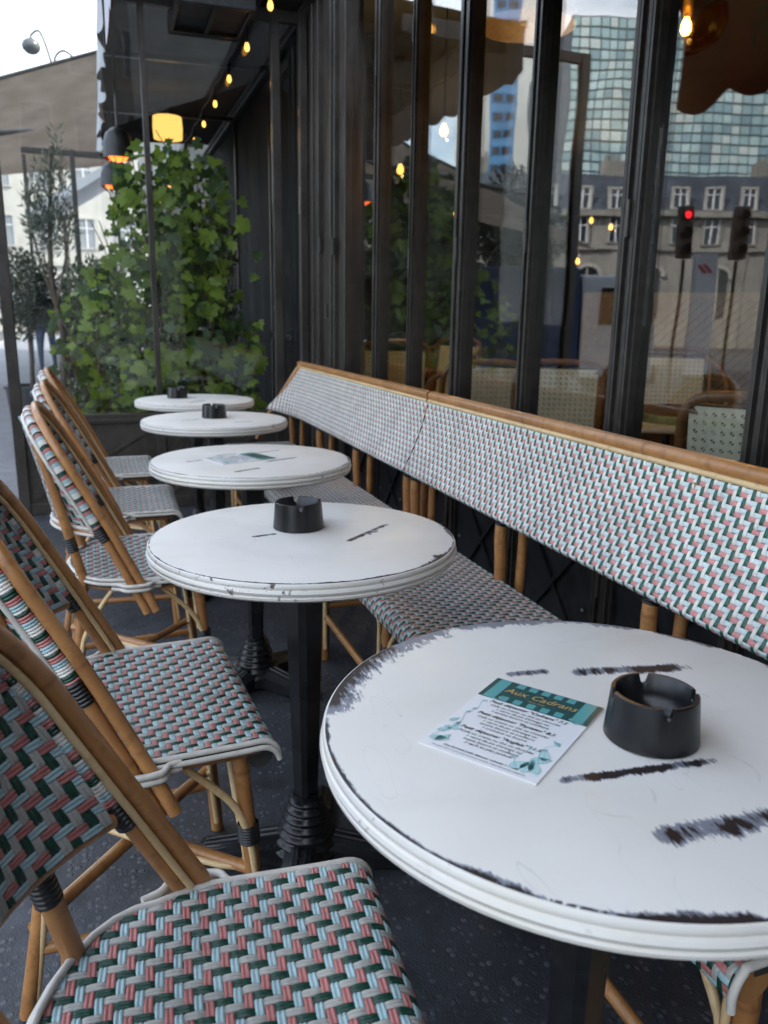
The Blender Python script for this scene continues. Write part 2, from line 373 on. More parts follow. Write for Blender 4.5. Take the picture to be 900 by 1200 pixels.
# ------------------------------------------------------------------ bistro tables
def table_paint(name, strokes, arcs, seed):
    t = NT(name); c = t.coord(); sep = t.n('SeparateXYZ'); t.l(c, sep.inputs[0]); X, Y = sep.outputs[0], sep.outputs[1]
    cs = t.mapping(c, loc=(seed*3.1, seed*1.7, 0))
    streak = t.noise(t.mapping(cs, rot=(0, 0, rad(24)), scale=(260, 62, 60)), 1., 4, .7)
    lump = t.noise(cs, 38, 3, .6); med = t.noise(cs, 120, 4, .65); big = t.noise(cs, 4, 4, .5)
    tot = None
    for (x0, y0, x1, y1, W, amt) in strokes:
        cx, cy = (x0+x1)/2, (y0+y1)/2; L = math.hypot(x1-x0, y1-y0)/2; an = math.atan2(y1-y0, x1-x0)
        m = t.mapping(c, loc=(cx, cy, 0), rot=(0, 0, an), scale=(L, W, 1), kind='TEXTURE')
        s = t.n('SeparateXYZ'); t.l(m, s.inputs[0])
        sk = t.noise(t.mapping(m, loc=(seed*7.3+x0*50, y0*31, 0), scale=(L*420, W*55, 1)), 1., 2, .6)
        lu = t.noise(t.mapping(m, loc=(seed*3.3+x0*80, y1*17, 0), scale=(L*75, W*14, 1)), 1., 3, .65)
        u = t.math('ABSOLUTE', s.outputs[0]); v = t.math('DIVIDE', t.math('ABSOLUTE', t.math('ADD', s.outputs[1], t.math('MULTIPLY_ADD', lu, .9, -.45))), t.math('MULTIPLY_ADD', sk, 1.5, .25))
        b = t.math('MULTIPLY', t.smooth(u, 1.05, .6), t.smooth(v, 1.15, .15))
        b = t.math('MULTIPLY', b, t.math('MULTIPLY', t.math('MULTIPLY_ADD', sk, .8, .5), t.math('MULTIPLY_ADD', lu, 2.6, -.42)))
        b = t.math('MULTIPLY', b, amt)
        tot = b if tot is None else t.math('MAXIMUM', tot, b)
    r = t.math('SQRT', t.math('ADD', t.math('MULTIPLY', X, X), t.math('MULTIPLY', Y, Y)))
    for (a0, half, width, amt, *bias) in arcs:
        ca, sa = math.cos(rad(a0)), math.sin(rad(a0))
        dot = t.math('DIVIDE', t.math('ADD', t.math('MULTIPLY', X, ca), t.math('MULTIPLY', Y, sa)), t.math('MAXIMUM', r, .001))
        am = t.smooth(dot, math.cos(rad(half)), math.cos(rad(half*.6)))
        edge = t.math('SUBTRACT', r, .2985); low = t.math('MULTIPLY_ADD', t.noise(cs, 13, 2, .5), 3.0, -.95+(bias[0] if bias else 0), clamp=True)
        edge = t.math('ADD', edge, t.math('MULTIPLY', t.math('MULTIPLY', t.math('MULTIPLY_ADD', streak, 1.5, t.math('MULTIPLY_ADD', lump, .9, -.35)), low), width))
        b = t.math('MULTIPLY', t.math('MULTIPLY', am, t.smooth(edge, -.002, width*.75)), amt)
        tot = b if tot is None else t.math('MAXIMUM', tot, b)
    rim = t.math('MULTIPLY', t.smooth(r, .2945, .2978), t.smooth(t.math('ADD', med, t.math('MULTIPLY', big, .5)), .62, .85))
    tot = t.math('MAXIMUM', tot, t.math('MULTIPLY', rim, .8))
    paint = t.mix(t.smooth(big, .3, .7), (.735, .708, .65), (.79, .77, .725))
    spk = t.smooth(t.noise(cs, 210, 3, .7), .69, .76); spot = t.math('MULTIPLY', spk, t.smooth(t.noise(cs, 9, 2), .5, .65))
    paint = t.mix(t.math('MULTIPLY', spot, .55), paint, (.36, .24, .14))
    hair = t.smooth(t.math('ABSOLUTE', t.math('SUBTRACT', t.noise(t.mapping(cs, rot=(0, 0, .5), scale=(9, 2.2, 1)), 2.2, 1), .5)), .0016, .0004)
    paint = t.mix(t.math('MULTIPLY', hair, .22), paint, (.3, .29, .3))
    for (rx, ry, rr) in ((.07*math.sin(seed*5), .12*math.cos(seed*3), .038), (-.14, .02*seed-.05, .034), (.1*math.cos(seed), -.03-.1*math.sin(seed*2), .036)):
        m = t.mapping(c, loc=(rx, ry, 0), scale=(rr, rr, 1), kind='TEXTURE'); ss = t.n('SeparateXYZ'); t.l(m, ss.inputs[0])
        q = t.math('SQRT', t.math('ADD', t.math('MULTIPLY', ss.outputs[0], ss.outputs[0]), t.math('MULTIPLY', ss.outputs[1], ss.outputs[1])))
        ringm = t.math('MULTIPLY', t.smooth(t.math('ABSOLUTE', t.math('SUBTRACT', q, 1.)), .07, .0), t.smooth(lump, .45, .7))
        paint = t.mix(t.math('MULTIPLY', ringm, .30), paint, (.42, .34, .24))
    smear = t.smooth(t.noise(t.mapping(cs, rot=(0, 0, .9), scale=(5, 16, 1)), 1., 5, .7), .52, .75)
    paint = t.mix(t.math('MULTIPLY', smear, .16), paint, (.50, .47, .42))
    col = t.mix(t.smooth(tot, .22, .38), paint, (.21, .225, .265))
    col = t.mix(t.smooth(tot, .50, .62), col, (.022, .014, .013))
    hgt = t.math('SUBTRACT', t.math('MULTIPLY', med, .25), t.smooth(tot, .2, .6))
    t.bsdf(col, t.math('ADD', t.math('MULTIPLY_ADD', med, .16, .36), t.math('MULTIPLY', t.smooth(t.noise(cs, 11, 5, .7), .35, .7), .22)), 0, hgt, .35, .001, .5)
    return t.m
def rim_paint(seed):
    t = NT('rim_paint'); c = t.mapping(t.coord(), loc=(seed, 0, 0)); a = t.noise(c, 60, 4, .6); b = t.noise(c, 7, 3)
    ch = t.math('MULTIPLY', t.smooth(a, .60, .66), t.smooth(b, .5, .62))
    base = t.mix(t.smooth(b, .3, .7), (.76, .73, .65), (.80, .785, .74))
    t.bsdf(t.mix(ch, base, (.12, .085, .06)), .38, 0, t.math('SUBTRACT', t.math('MULTIPLY', a, .3), ch), .3, .001); return t.m
TABLES = [
    ((.489, .664), [(-.118, -.087, .078, -.106, .0085, 1.05), (-.085, -.187, .075, -.199, .019, .80), (.03, .118, .20, .083, .015, .95), (-.05, .135, .02, .128, .010, .7), (.10, -.145, .13, -.150, .006, .5)],
     [(138, 26, .050, .62, .75), (118, 22, .046, .52, .7), (92, 26, .034, .52, .6), (232, 40, .016, .85, .15), (296, 30, .006, .95, .3), (190, 34, .006, .9, .4), (66, 25, .022, .55, .5), (20, 40, .014, .7, .3)],
     'nearest round white table top, worn, carrying the large menu card and a black ashtray'),
    ((.3615, 1.495), [(.0585, -.077, .2, .047, .0085, 1.0), (-.105, .017, -.045, .028, .008, .95), (.12, -.03, .16, .0, .012, .5)],
     [(-28, 38, .026, .95), (225, 40, .006, .9), (40, 20, .012, .8), (-75, 30, .009, .9)],
     'second nearest round white table, with one ashtray in its middle'),
    ((.418, 2.395), [(-.11, .08, -.02, .12, .006, .8), (.02, -.06, .15, .0, .008, 1.), (-.2, .0, -.14, .02, .006, .9), (-.09, -.2, -.0, -.15, .008, 1.), (.03, .11, .13, .15, .006, .8)],
     [(240, 60, .006, .8), (-20, 40, .012, .8)], 'round white table carrying only a menu card, middle of the row'),
    ((.442, 3.40), [(-.15, -.02, -.05, .02, .007, .9), (.05, -.12, .15, -.1, .007, .9), (-.02, .1, .1, .12, .006, .8)],
     [(250, 50, .006, .8)], 'fourth round white table, with an ashtray right of its middle, second from the glass screen'),
    ((.4535, 4.25), [(-.05, -.15, .05, -.06, .012, .9), (.1, .0, .2, .05, .006, .8)],
     [(250, 40, .006, .8)], 'farthest round white table, right against the ivy behind the glass screen'),
]
TZ = .74
rim_prof = [(.05, -.036), (.286, -.036), (.295, -.034), (.3015, -.0295), (.3025, -.0255), (.3000, -.0235), (.3030, -.0205), (.3045, -.0165), (.3030, -.0125), (.3000, -.0108), (.3018, -.0085), (.3022, -.0045), (.3005, -.0012), (.2988, -.0004)]
top_prof = [(.2988, -.004), (.2988, -.0002), (.2972, .0004), (.15, .0004), (.001, .0004)]
def pedestal_profile(z):
    return 0
def make_table(k, loc, strokes, arcs, label):
    t = tag(empty('bistro_table', (*loc, 0), rad(0)), label, 'table', 'round white bistro tables')
    MB().lathe(top_prof, (0, 0, TZ), 128).build('table_top', table_paint('table_paint', strokes, arcs, k+1), t, angle=50)
    MB().lathe(rim_prof, (0, 0, TZ), 128).build('rim', rim_paint(k*2.3), t, angle=35)
    rz = rad([18, 24, -5, 10, 3][k])
    # chamfered tapering post
    def octo(h, c): return [(h, c), (c, h), (-c, h), (-h, c), (-h, -c), (-c, -h), (c, -h), (h, -c)]
    b = MB(); sec = [(.02, .026), (.05, .026), (.14, .0245), (.145, .0215), (.40, .028), (.655, .034), (.66, .037), (.70, .037)]
    V = []
    for z, h in sec: V += [(x, y, z) for x, y in octo(h, h*.62)]
    F = [(i*8+j, i*8+(j+1) % 8, (i+1)*8+(j+1) % 8, (i+1)*8+j) for i in range(len(sec)-1) for j in range(8)]
    b.add(V, F+[tuple(range(7, -1, -1)), tuple((len(sec)-1)*8+j for j in range(8))]).build('post', M['black_iron'], t, rot=(0, 0, rz), angle=20)
    b = MB()
    for a in range(4):
        an = rad(45+90*a); b.bar((0, 0, TZ-.043), (.2*math.cos(an), .2*math.sin(an), TZ-.043), .03, .012)
    b.build('top_bracket', M['black_iron'], t, rot=(0, 0, rz), smooth=False)
    # ribbed bell over a four-armed cast-iron foot
    prof = [(.03, .165)]
    for i in range(7):
        r0 = .030+.0062*i; z0 = .155-.018*i
        prof += [(r0, z0), (r0+.007, z0-.004), (r0+.0085, z0-.009), (r0+.004, z0-.014)]
    prof += [(.075, .02), (.075, .012)]
    MB().lathe(prof, (0, 0, 0), 28).build('ribbed_collar', M['black_iron'], t, angle=60)
    for a in range(4):
        an = rad(45+90*a); ca, sa = math.cos(an), math.sin(an); b = MB(); V = []
        for s, w, z1 in ((.03, .042, .075), (.12, .04, .055), (.2, .036, .036), (.235, .030, .030), (.245, .02, .018)):
            for (q, z) in ((-w, .008), (-w, z1*.72), (-w*.45, z1), (w*.45, z1), (w, z1*.72), (w, .008)):
                V.append((s*ca-q*sa, s*sa+q*ca, z))
        F = [(i*6+j, i*6+(j+1) % 6, (i+1)*6+(j+1) % 6, (i+1)*6+j) for i in range(4) for j in range(6)]
        b.add(V, F+[(5, 4, 3, 2, 1, 0), tuple(24+j for j in range(6))])
        for q in (-.026, -.009, .009, .026): b.tube([(.06*ca-q*sa, .06*sa+q*ca, .068 if abs(q) < .015 else .056), (.225*ca-q*.8*sa, .225*sa+q*.8*ca, .034 if abs(q) < .015 else .026)], .0042, 6)
        f = b.build('foot', M['black_iron'], t, rot=(0, 0, rz), angle=30)
        MB().lathe([(.014, 0), (.016, .003), (.016, .009), (.012, .011)], (.222*ca, .222*sa, 0), 12).build('glide', M['black_wrap'], f)
    return t
for k, T in enumerate(TABLES): make_table(k, *T)

# ------------------------------------------------------------------ ashtrays
def ashtray_mesh():
    seg = 96; R0, R1, H, wall = .0525, .0475, .056, .0052
    a = np.linspace(0, 2*np.pi, seg, endpoint=False)
    notch = np.zeros(seg)
    for k in range(4):
        d = np.abs((a-(k*np.pi/2+.45)+np.pi) % (2*np.pi)-np.pi)*R1
        notch = np.maximum(notch, np.where(d < .0052, .0105*np.sqrt(np.clip(1-(d/.0056)**2, 0, 1))+.002, 0))
    top = H-notch
    rings = [(np.full(seg, R0-.004), np.zeros(seg)), (np.full(seg, R0), np.full(seg, .002)), (np.full(seg, R0-.0008), np.full(seg, .010)),
             (np.full(seg, R1+.0004), np.minimum(top-.0035, H-.004)), (np.full(seg, R1), top-.0012), (np.full(seg, R1-.0012), top), (np.full(seg, R1-wall+.001), top),
             (np.full(seg, R1-wall), top-.0012), (np.full(seg, R1-wall-.002), np.minimum(top-.004, H*.6)), (np.full(seg, R1-.012), np.full(seg, .022)), (np.full(seg, R1-.025), np.full(seg, .0125)), (np.full(seg, .001), np.full(seg, .011))]
    V = np.concatenate([np.stack([r*np.cos(a), r*np.sin(a), z], 1) for r, z in rings]); n = len(rings)
    F = [(i*seg+j, i*seg+(j+1) % seg, (i+1)*seg+(j+1) % seg, (i+1)*seg+j) for i in range(n-1) for j in range(seg)]
    return MB().add(V, F+[tuple(range(seg-1, -1, -1)), tuple((n-1)*seg+j for j in range(seg))]).mesh('ashtray', M['ashtray'], True, 35)
am = ashtray_mesh()
for (x, y, rz, lab) in ((.522, .620, .75, 'black plastic ashtray beside the menu card on the nearest table'),
                        (.366, 1.560, 1.0, 'black ashtray alone in the middle of the second nearest table'),
                        (.446, 3.455, 1.2, 'black ashtray on the fourth table, second from the glass screen'),
                        (.372, 4.345, 1.2, 'farthest black ashtray, on the table in front of the ivy')):
    ash = make_obj('ashtray', am, None, (x, y, TZ+.0005), (0, 0, rz)); ash.scale = (.93, .93, .93) if y < 1 else (1, 1, 1)
    tag(ash, lab, 'ashtray', 'black ashtrays on the tables')

# ------------------------------------------------------------------ menu cards
M['card'] = plain('card', (.80, .81, .82), .35, var=.02, scale=20, bstr=.05)
M['print_green'] = plain('print_green', (.012, .075, .07), .35, var=.05); M['print_teal'] = plain('print_teal', (.10, .36, .36), .35, var=.05)
M['print_gold'] = plain('print_gold', (.55, .36, .12), .35, var=.05); M['print_black'] = plain('print_black', (.012, .014, .016), .4, var=.05)
M['print_leaf'] = plain('print_leaf', (.20, .47, .47), .4, var=.1); M['print_leaf_pale'] = plain('print_leaf_pale', (.45, .66, .67), .4, var=.1)
def text_mesh(name, lines, mat, parent, z):
    """lines: (text, x, y, size, shear, align)"""
    V = []; F = []; n = 0
    dg = None
    for (s, x, y, size, shear, align, bold) in lines:
        cu = bpy.data.curves.new('lettering', 'FONT'); cu.body = s; cu.size = size; cu.shear = shear; cu.align_x = align; cu.resolution_u = 2
        cu.offset = bold
        ob = bpy.data.objects.new('lettering', cu); COL.objects.link(ob); bpy.context.view_layer.update()
        me = bpy.data.meshes.new_from_object(ob.evaluated_get(bpy.context.evaluated_depsgraph_get()))
        for v in me.vertices: V.append((v.co.x+x, v.co.y+y, z))
        for p in me.polygons: F.append(tuple(i+n for i in p.vertices))
        n = len(V); bpy.data.objects.remove(ob); bpy.data.meshes.remove(me); bpy.data.curves.remove(cu)
    b = MB(); b.add(V, F); o = b.build(name, M[mat], parent, smooth=False); o['kind'] = 'stuff'; return o
def ribbon(b, pts, w, z):
    P = smooth_path([(x, y, 0) for x, y in pts], 5)[:, :2]; T = np.gradient(P, axis=0); T /= np.linalg.norm(T, axis=1)[:, None]+1e-9
    N = np.stack([-T[:, 1], T[:, 0]], 1)*w/2; n = len(P)
    V = [(*q, z) for q in np.concatenate([P+N, P-N])]
    b.add(V, [(i, i+1, n+i+1, n+i) for i in range(n-1)])
def leaf_shape(b, o, x, y, L, an, z, hatch=6, w=.42):
    ca, sa = math.cos(an), math.sin(an)
    def P(u, v): return (x+u*ca-v*sa, y+u*sa+v*ca)
    up = [P(L*t, w*L*math.sin(math.pi*t**.8)*.5) for t in np.linspace(0, 1, 7)]; dn = [P(L*t, -w*L*math.sin(math.pi*t**.8)*.5) for t in np.linspace(0, 1, 7)]
    o.add([(*q, z-.00003) for q in up+dn[::-1][1:-1]], [tuple(range(11, -1, -1))][:1] if False else [tuple(range(12))])
    ribbon(b, up, .0005, z); ribbon(b, dn, .0005, z); ribbon(b, [P(0, 0), P(L, 0)], .0004, z)
    for k in range(1, hatch):
        t = k/hatch; s = w*L*math.sin(math.pi*t**.8)*.5
        ribbon(b, [P(L*t, 0), P(min(L, L*(t+.10)), s*.85)], .0003, z); ribbon(b, [P(L*t, 0), P(min(L, L*(t+.10)), -s*.85)], .0003, z)
def menu(loc, rz, label):
    W, H, th = .131, .184, .0017; w, h = W/2, H/2
    o = MB().bx(-w, w, -h, h, 0, th-.0004).build('menu_card', M['card'], None, loc, (0, 0, rz), smooth=False)
    tag(o, label, 'menu', 'breakfast menu cards')
    z = th
    MB().bx(-w, w, h-.052, h, th-.0004, z).build('header', M['print_green'], o, smooth=False)
    b = MB(); zz = z+.0001
    def q(x0, x1, y0, y1): b.add([(x0, y0, zz), (x1, y0, zz), (x1, y1, zz), (x0, y1, zz)], [(0, 1, 2, 3)])
    q(-w+.006, -w+.020, h-.051, h-.0005); q(w-.020, w-.006, h-.051, h-.0005)
    for k in range(5):
        x0 = -.036+k*.0155; q(x0, x0+.0095, h-.012, h-.001)
    for k in range(5):
        x0 = -.040+k*.0165; q(x0, x0+.0095, h-.051, h-.040)
    b.build('stripes', M['print_teal'], o, smooth=False)
    text_mesh('title', [('Aux Cadrans', 0, h-.0290, .0165, .25, 'CENTER', .0001), ('PARIS GARE', 0, h-.0370, .0040, 0, 'CENTER', 0)], 'print_gold', o, zz+.0001)
    L = []; y = h-.0615
    for head, rows in (('Petit déjeuner "Cadrans" 7.5', ('Café ou crème ou thé ou chocolat', "1 verre de jus d'orange ou", '1 tartine beurre et confiture')),
                       ('Petit déjeuner "Parisien" 8.5', ('Café ou crème ou thé ou chocolat', "1 verre de jus d'orange ou", 'tartine beurre et confiture', '1 croissant ou beurre')),
                       ('Petit déjeuner "Anglais" 11.5', ('Café ou crème ou thé ou chocolat', "1 verre de jus d'orange ou", 'toasts beurre et confiture', '2 œufs au plat jambon'))):
        L.append((head, .0, y, .0079, .3, 'CENTER', .00014)); y -= .0078
        for r in rows: L.append((r, 0, y, .0059, .25, 'CENTER', .00004)); y -= .0066
        y -= .0036
    L.append(('Une formule petit déjeuner achetée = 1 café', 0, -h+.0105, .0046, .2, 'CENTER', .00008)); L.append(("Nos prix sont en euros, taxes et service compris. L'abus d'alcool est dangereux", 0, -h+.0050, .0032, .1, 'CENTER', .00002))
    text_mesh('lettering', L, 'print_black', o, z+.0001)
    b = MB(); f = MB()
    for (x, y, l, an) in ((-w+.004, -h+.016, .022, .35), (-w+.012, -h+.014, .02, 1.1), (-w+.004, -h+.032, .018, .9), (-w+.006, -h+.045, .02, .2), (-w+.014, -h+.05, .013, 1.4), (-w+.004, -h+.058, .013, 1.0),
                          (w-.034, -h+.012, .024, .9), (w-.020, -h+.010, .026, 1.5), (w-.006, -h+.014, .024, 2.2), (w-.022, -h+.034, .022, .6), (w-.010, -h+.040, .022, 1.9), (w-.008, -h+.075, .012, 2.4)):
        leaf_shape(b, f, x, y, l, an, z+.00012, 6, .5 if l > .021 else .38)
    for pts in (((-w+.004, -h+.02), (-w+.016, -h+.055), (-w+.010, -h+.085)), ((-w+.01, -h+.085), (-w+.016, -h+.10), (-w+.012, -h+.12)), ((w-.025, -h+.01), (w-.036, -h+.03), (w-.030, -h+.055)), ((w-.012, -h+.03), (w-.02, -h+.06), (w-.008, -h+.08)), ((-w+.006, h-.048), (-w+.018, h-.052), (-w+.028, h-.047)), ((w-.004, h-.05), (w-.014, h-.054), (w-.022, h-.048))):
        ribbon(b, pts, .0005, z+.00012)
        for (x, y) in pts[1:]:
            leaf_shape(b, f, x, y, .006, random.uniform(0, 6), z+.00012, 3, .45)
    b.build('leaf_drawing', M['print_leaf'], o, smooth=False)['kind'] = 'stuff'; f.build('leaf_tint', M['print_leaf_pale'], o, smooth=False)['kind'] = 'stuff'
    return o
menu((.395, .683, TZ+.0008), math.atan2(.685-.795, .507-.426), 'white and teal breakfast menu card on the nearest table')
menu((.382, 2.411, TZ+.0008), rad(-68), 'menu card on the middle table without an ashtray')

# ------------------------------------------------------------------ bistro chairs
def hoop_x(z): d = z-.41; return .039-.45*d-.13*d*d
Z0, PW = .735, 2.2                                 # the arch of the back: a superellipse above Z0
def hoop_w(z, W=.205, z0=Z0, zt=.905):
    if z <= z0: return W+.052*((z0-z)/.35)**1.6
    return W*max(0., 1-((z-z0)/(zt-z0))**PW)**(1/PW)
def hoop_path(dx, W, zt, zb, n=30, up=0.):
    side = [(zb+(Z0-zb)*t) for t in np.linspace(0, 1, 9)]; A = []
    for z in side: A.append((hoop_x(z)+dx, hoop_w(z, W, Z0, zt), z))
    for a in np.linspace(0, math.pi, n)[1:-1]:
        c, q = math.cos(a), math.sin(a); z = Z0+(zt-Z0)*q**(2/PW); A.append((hoop_x(z)+dx, W*math.copysign(abs(c)**(2/PW), c), z))
    for z in side[::-1]: A.append((hoop_x(z)+dx, -hoop_w(z, W, Z0, zt), z))
    return np.array(A)
PC = .0102
XF, ZS, RS = .232, .462, .03
def seat_w(x): return .236 if x > .05 else (.236-.02*((.05-x)/.09)**2 if x > -.04 else .216*math.sqrt(max(0, 1-((-.04-x)/.125)**2)))
def seat_S(i, j):
    y = (np.asarray(i)-23)*PC; s = np.asarray(j)*PC; arc = RS*1.75
    a = np.clip((arc-s)/RS, 0, None); flat = np.clip(s-arc, 0, None)
    x = np.where(s < arc, XF-RS+RS*np.sin(a), XF-RS-flat)
    z = np.where(s < arc, ZS-RS+RS*np.cos(a), ZS)
    z = z-.006*np.clip(1-(y/.236)**2, 0, 1)*np.clip(flat/.08, 0, 1)
    return np.stack([x, y, z], -1)
def seat_ranges():
    arc = RS*1.75
    def cr(k):
        y = abs((k+.5-23)*PC)
        if y > .232: return None
        xs = np.linspace(-.165, .05, 200); ok = [x for x in xs if seat_w(x) >= y+.002]
        return (0, (arc+XF-RS-min(ok))/PC) if ok else None
    def rr(k):
        s = (k+.5)*PC; x = XF-RS-(s-arc) if s > arc else XF
        w = seat_w(x)-.001
        return (23-w/PC, 23+w/PC) if w > .03 else None
    return cr, rr
def back_S(i, j):
    z0 = .598; z = z0+np.asarray(j)*PC*.93; y = (np.asarray(i)-20)*PC
    d = z-.41; hx = .039-.45*d-.13*d*d
    w = np.where(z <= Z0, .196, .196*np.clip(1-np.clip((z-Z0)/(.891-Z0), 0, 1)**PW, .02, 1)**(1/PW))
    bow = .108-.085*np.clip((z-z0)/.28, 0, 1)
    return np.stack([hx-.027-bow*np.clip(1-(y/w)**2, 0, 1), y, z-.10*(hx-.02)*0], -1)
def back_ranges():
    def W(z): return .196 if z <= Z0 else .196*max(0, 1-((z-Z0)/(.891-Z0))**PW)**(1/PW)
    def cr(k):
        y = abs((k+.5-20)*PC); 
        if y > .192: return None
        zt = Z0+(.891-Z0)*max(0, 1-(y/.196)**PW)**(1/PW); return (0, (zt-.003-.598)/(PC*.93))
    def rr(k):
        z = .598+(k+.5)*PC*.93; w = W(z)-.001
        return (20-w/PC, 20+w/PC) if z < .888 and w > .02 else None
    return cr, rr
def build_chair(name_parts, individual):
    t = empty('bistro_chair')
    prof = PROF
    # seat
    out = [(x, seat_w(x)-.004) for x in np.linspace(XF-RS, -.158, 24)]
    poly = [(x, -w) for x, w in out]+[(x, w) for x, w in out[::-1]]
    seat = MB().prism(poly[::-1], ZS-.022, ZS-.0125).build('seat', M['underlay'], t, smooth=False)
    MB().tube([(XF-RS, -.229, ZS-RS), (XF-RS, .229, ZS-RS)], RS-.0065, 14).build('front_rail', M['underlay'], seat)
    amp = .0028
    W = weave(seat_S, range(-1, 47), range(0, 42), *seat_ranges(), amp, ('green', 'grey'), ('blue', 'pink'), prof if individual else PROF5, 1)
    def put(W, parent, nm):
        if individual:
            for _, _, c, v, f in W: make_obj('strand', fast_mesh('strand', v, f, M[c]), parent)
        else: make_obj(nm, weave_joined(nm, W), parent)['kind'] = 'stuff'
    put(W, seat, 'seat_weave')
    # white edge rods along the sides and round the back, curling down at the front
    def edge(off, dz, endz):
        P = []
        R = RS+.001
        for a in np.linspace(endz, 0, 7): P.append((XF-RS+R*math.sin(a), -.236-off, ZS-RS+R*math.cos(a)+dz))
        for x in np.linspace(XF-RS-.04, -.04, 7): P.append((x, -seat_w(x)-off, ZS+dz))
        for a in np.linspace(0, math.pi, 17)[1:-1]: P.append((-.04-(.125+off)*math.sin(a), -(.216+off)*math.cos(a), ZS+dz))
        for x in np.linspace(-.04, XF-RS-.04, 7): P.append((x, seat_w(x)+off, ZS+dz))
        for a in np.linspace(0, endz, 7): P.append((XF-RS+R*math.sin(a), .236+off, ZS-RS+R*math.cos(a)+dz))
        return P
    MB().tube(edge(.001, .0005, 1.75), .0050, 9).build('edge_rod', M['binding'], t, angle=60)
    MB().tube(edge(.0075, -.0090, 1.45), .0050, 9).build('edge_rod', M['binding'], t, angle=60)
    pole('seat_ring', [(p[0]*1 if p[0] > -.04 else p[0]+.012, p[1]*.93, ZS-.024) for p in edge(0, 0, .01)[6:-6]], .010, 'rattan', t, .3, 10, 3)
    # hoops
    A = hoop_path(0, .212, .917, .380); pole('hoop', A, .0115, 'rattan', t, .27, 14, 3)
    B = hoop_path(-.0265, .205, .903, .374); pole('inner_hoop', B, .0108, 'rattan', t, .27, 14, 3)
    C = hoop_path(-.0105, .1950, .8965, .47); pole('cane_trim', C, .0048, 'cane', t, .3, 8, 3)
    # cords wrapped round the inner hoop above its black bands
    L = np.concatenate([[0], np.cumsum(np.linalg.norm(np.diff(B, axis=0), axis=1))]); s0 = np.interp(.612, B[:12, 2], L[:12]); s1 = L[-1]-s0
    seqs = ['pink', 'pink', 'blue', 'blue', 'white', 'white', 'white', 'green', 'green', 'pink', 'pink', 'blue', 'blue', 'white', 'green']
    names = ['pink', 'blue', 'white', 'green']; b = MB(); n = int((s1-s0)/.0052)
    for k in range(n):
        ts = np.linspace(s0+(s1-s0)*k/n, s0+(s1-s0)*(k+1)/n, 4); P = np.stack([np.interp(ts, L, B[:, i]) for i in range(3)], 1)
        b.tube(P, [.0116, .0134, .0134, .0116], 12, caps=False, mi=names.index(seqs[k % len(seqs)]))
    b.build('wrapped_edge', [M[c] for c in names], t, angle=80)['kind'] = 'stuff'
    for s in (1, -1):
        za, zb = .575, .612; pa = (hoop_x(za)-.0275, s*hoop_w(za, .206), za); pb = (hoop_x(zb)-.0275, s*hoop_w(zb, .206), zb)
        MB().wrap([pa, pb], .0128, 6, .0026).build('black_band', M['black_wrap'], t, angle=70)
    # back panel
    back = empty('backrest', parent=t)
    ii = np.linspace(.6, 39.4, 25); jj = np.linspace(0, 30.2, 20); gi, gj = np.meshgrid(ii, jj); cr, rr = back_ranges()
    P = back_S(gi.ravel(), gj.ravel())
    for q in range(len(P)):
        z = P[q, 2]; w = .190 if z <= Z0 else .190*max(0.001, 1-((z-Z0)/(.891-Z0))**PW)**(1/PW); f = np.clip(P[q, 1], -w, w)
        P[q] = back_S(np.array([f/PC+20]), gj.ravel()[q:q+1])[0]
    P1 = P-np.array([.0045, 0, .002]); n = len(P); nx = len(ii)
    V = np.concatenate([P-np.array([.003, 0, .001]), P1-np.array([.0012, 0, 0])]); F = []
    for a in range(len(jj)-1):
        for c in range(nx-1):
            q = a*nx+c; F += [(q, q+1, q+nx+1, q+nx), (n+q, n+q+nx, n+q+nx+1, n+q+1)]
    COL.objects.unlink(back); bpy.data.objects.remove(back)
    back = MB().add(V, F).build('backrest', M['underlay'], t, angle=80)
    W2 = weave(back_S, range(0, 40), range(0, 32), *back_ranges(), .0027, ('grey', 'green'), ('blue', 'pink'), prof if individual else PROF5, -1)
    put(W2, back, 'back_weave')
    # rear face of the weave
    def back_S2(i, j): return back_S(i, j)-np.array([.0088, 0, .004])
    Wr = [(a, k, c, v, f[:, ::-1]) for a, k, c, v, f in weave(lambda i, j: back_S2(40-np.asarray(i), j), range(0, 40), range(0, 32), *back_ranges(), .0027, ('grey', 'green'), ('blue', 'pink'), PROF5, 1)]
    Wr = [(a, k, c, v, f[:, ::-1]) for a, k, c, v, f in Wr]
    make_obj('rear_weave', weave_joined('rear_weave', Wr), back)['kind'] = 'stuff'
    # white binding behind the wrapped edge and along the bowed lower bar
    D = hoop_path(-.046, .204, .892, .60, up=0); MB().tube(D, .0052, 8).build('edge_binding', M['binding'], t, angle=60)
    bow = [(hoop_x(.6)-.032-.112*(1-(y/.205)**2), y, .594) for y in np.linspace(-.205, .205, 17)]
    pole('lower_bar', bow, .0095, 'rattan', t, None, 10, 2)
    for dz, dx in ((.010, -.008), (-.006, -.010)): MB().tube([(p[0]+dx, p[1], p[2]+dz) for p in bow], .0052, 8).build('bar_binding', M['binding'], t, angle=60)
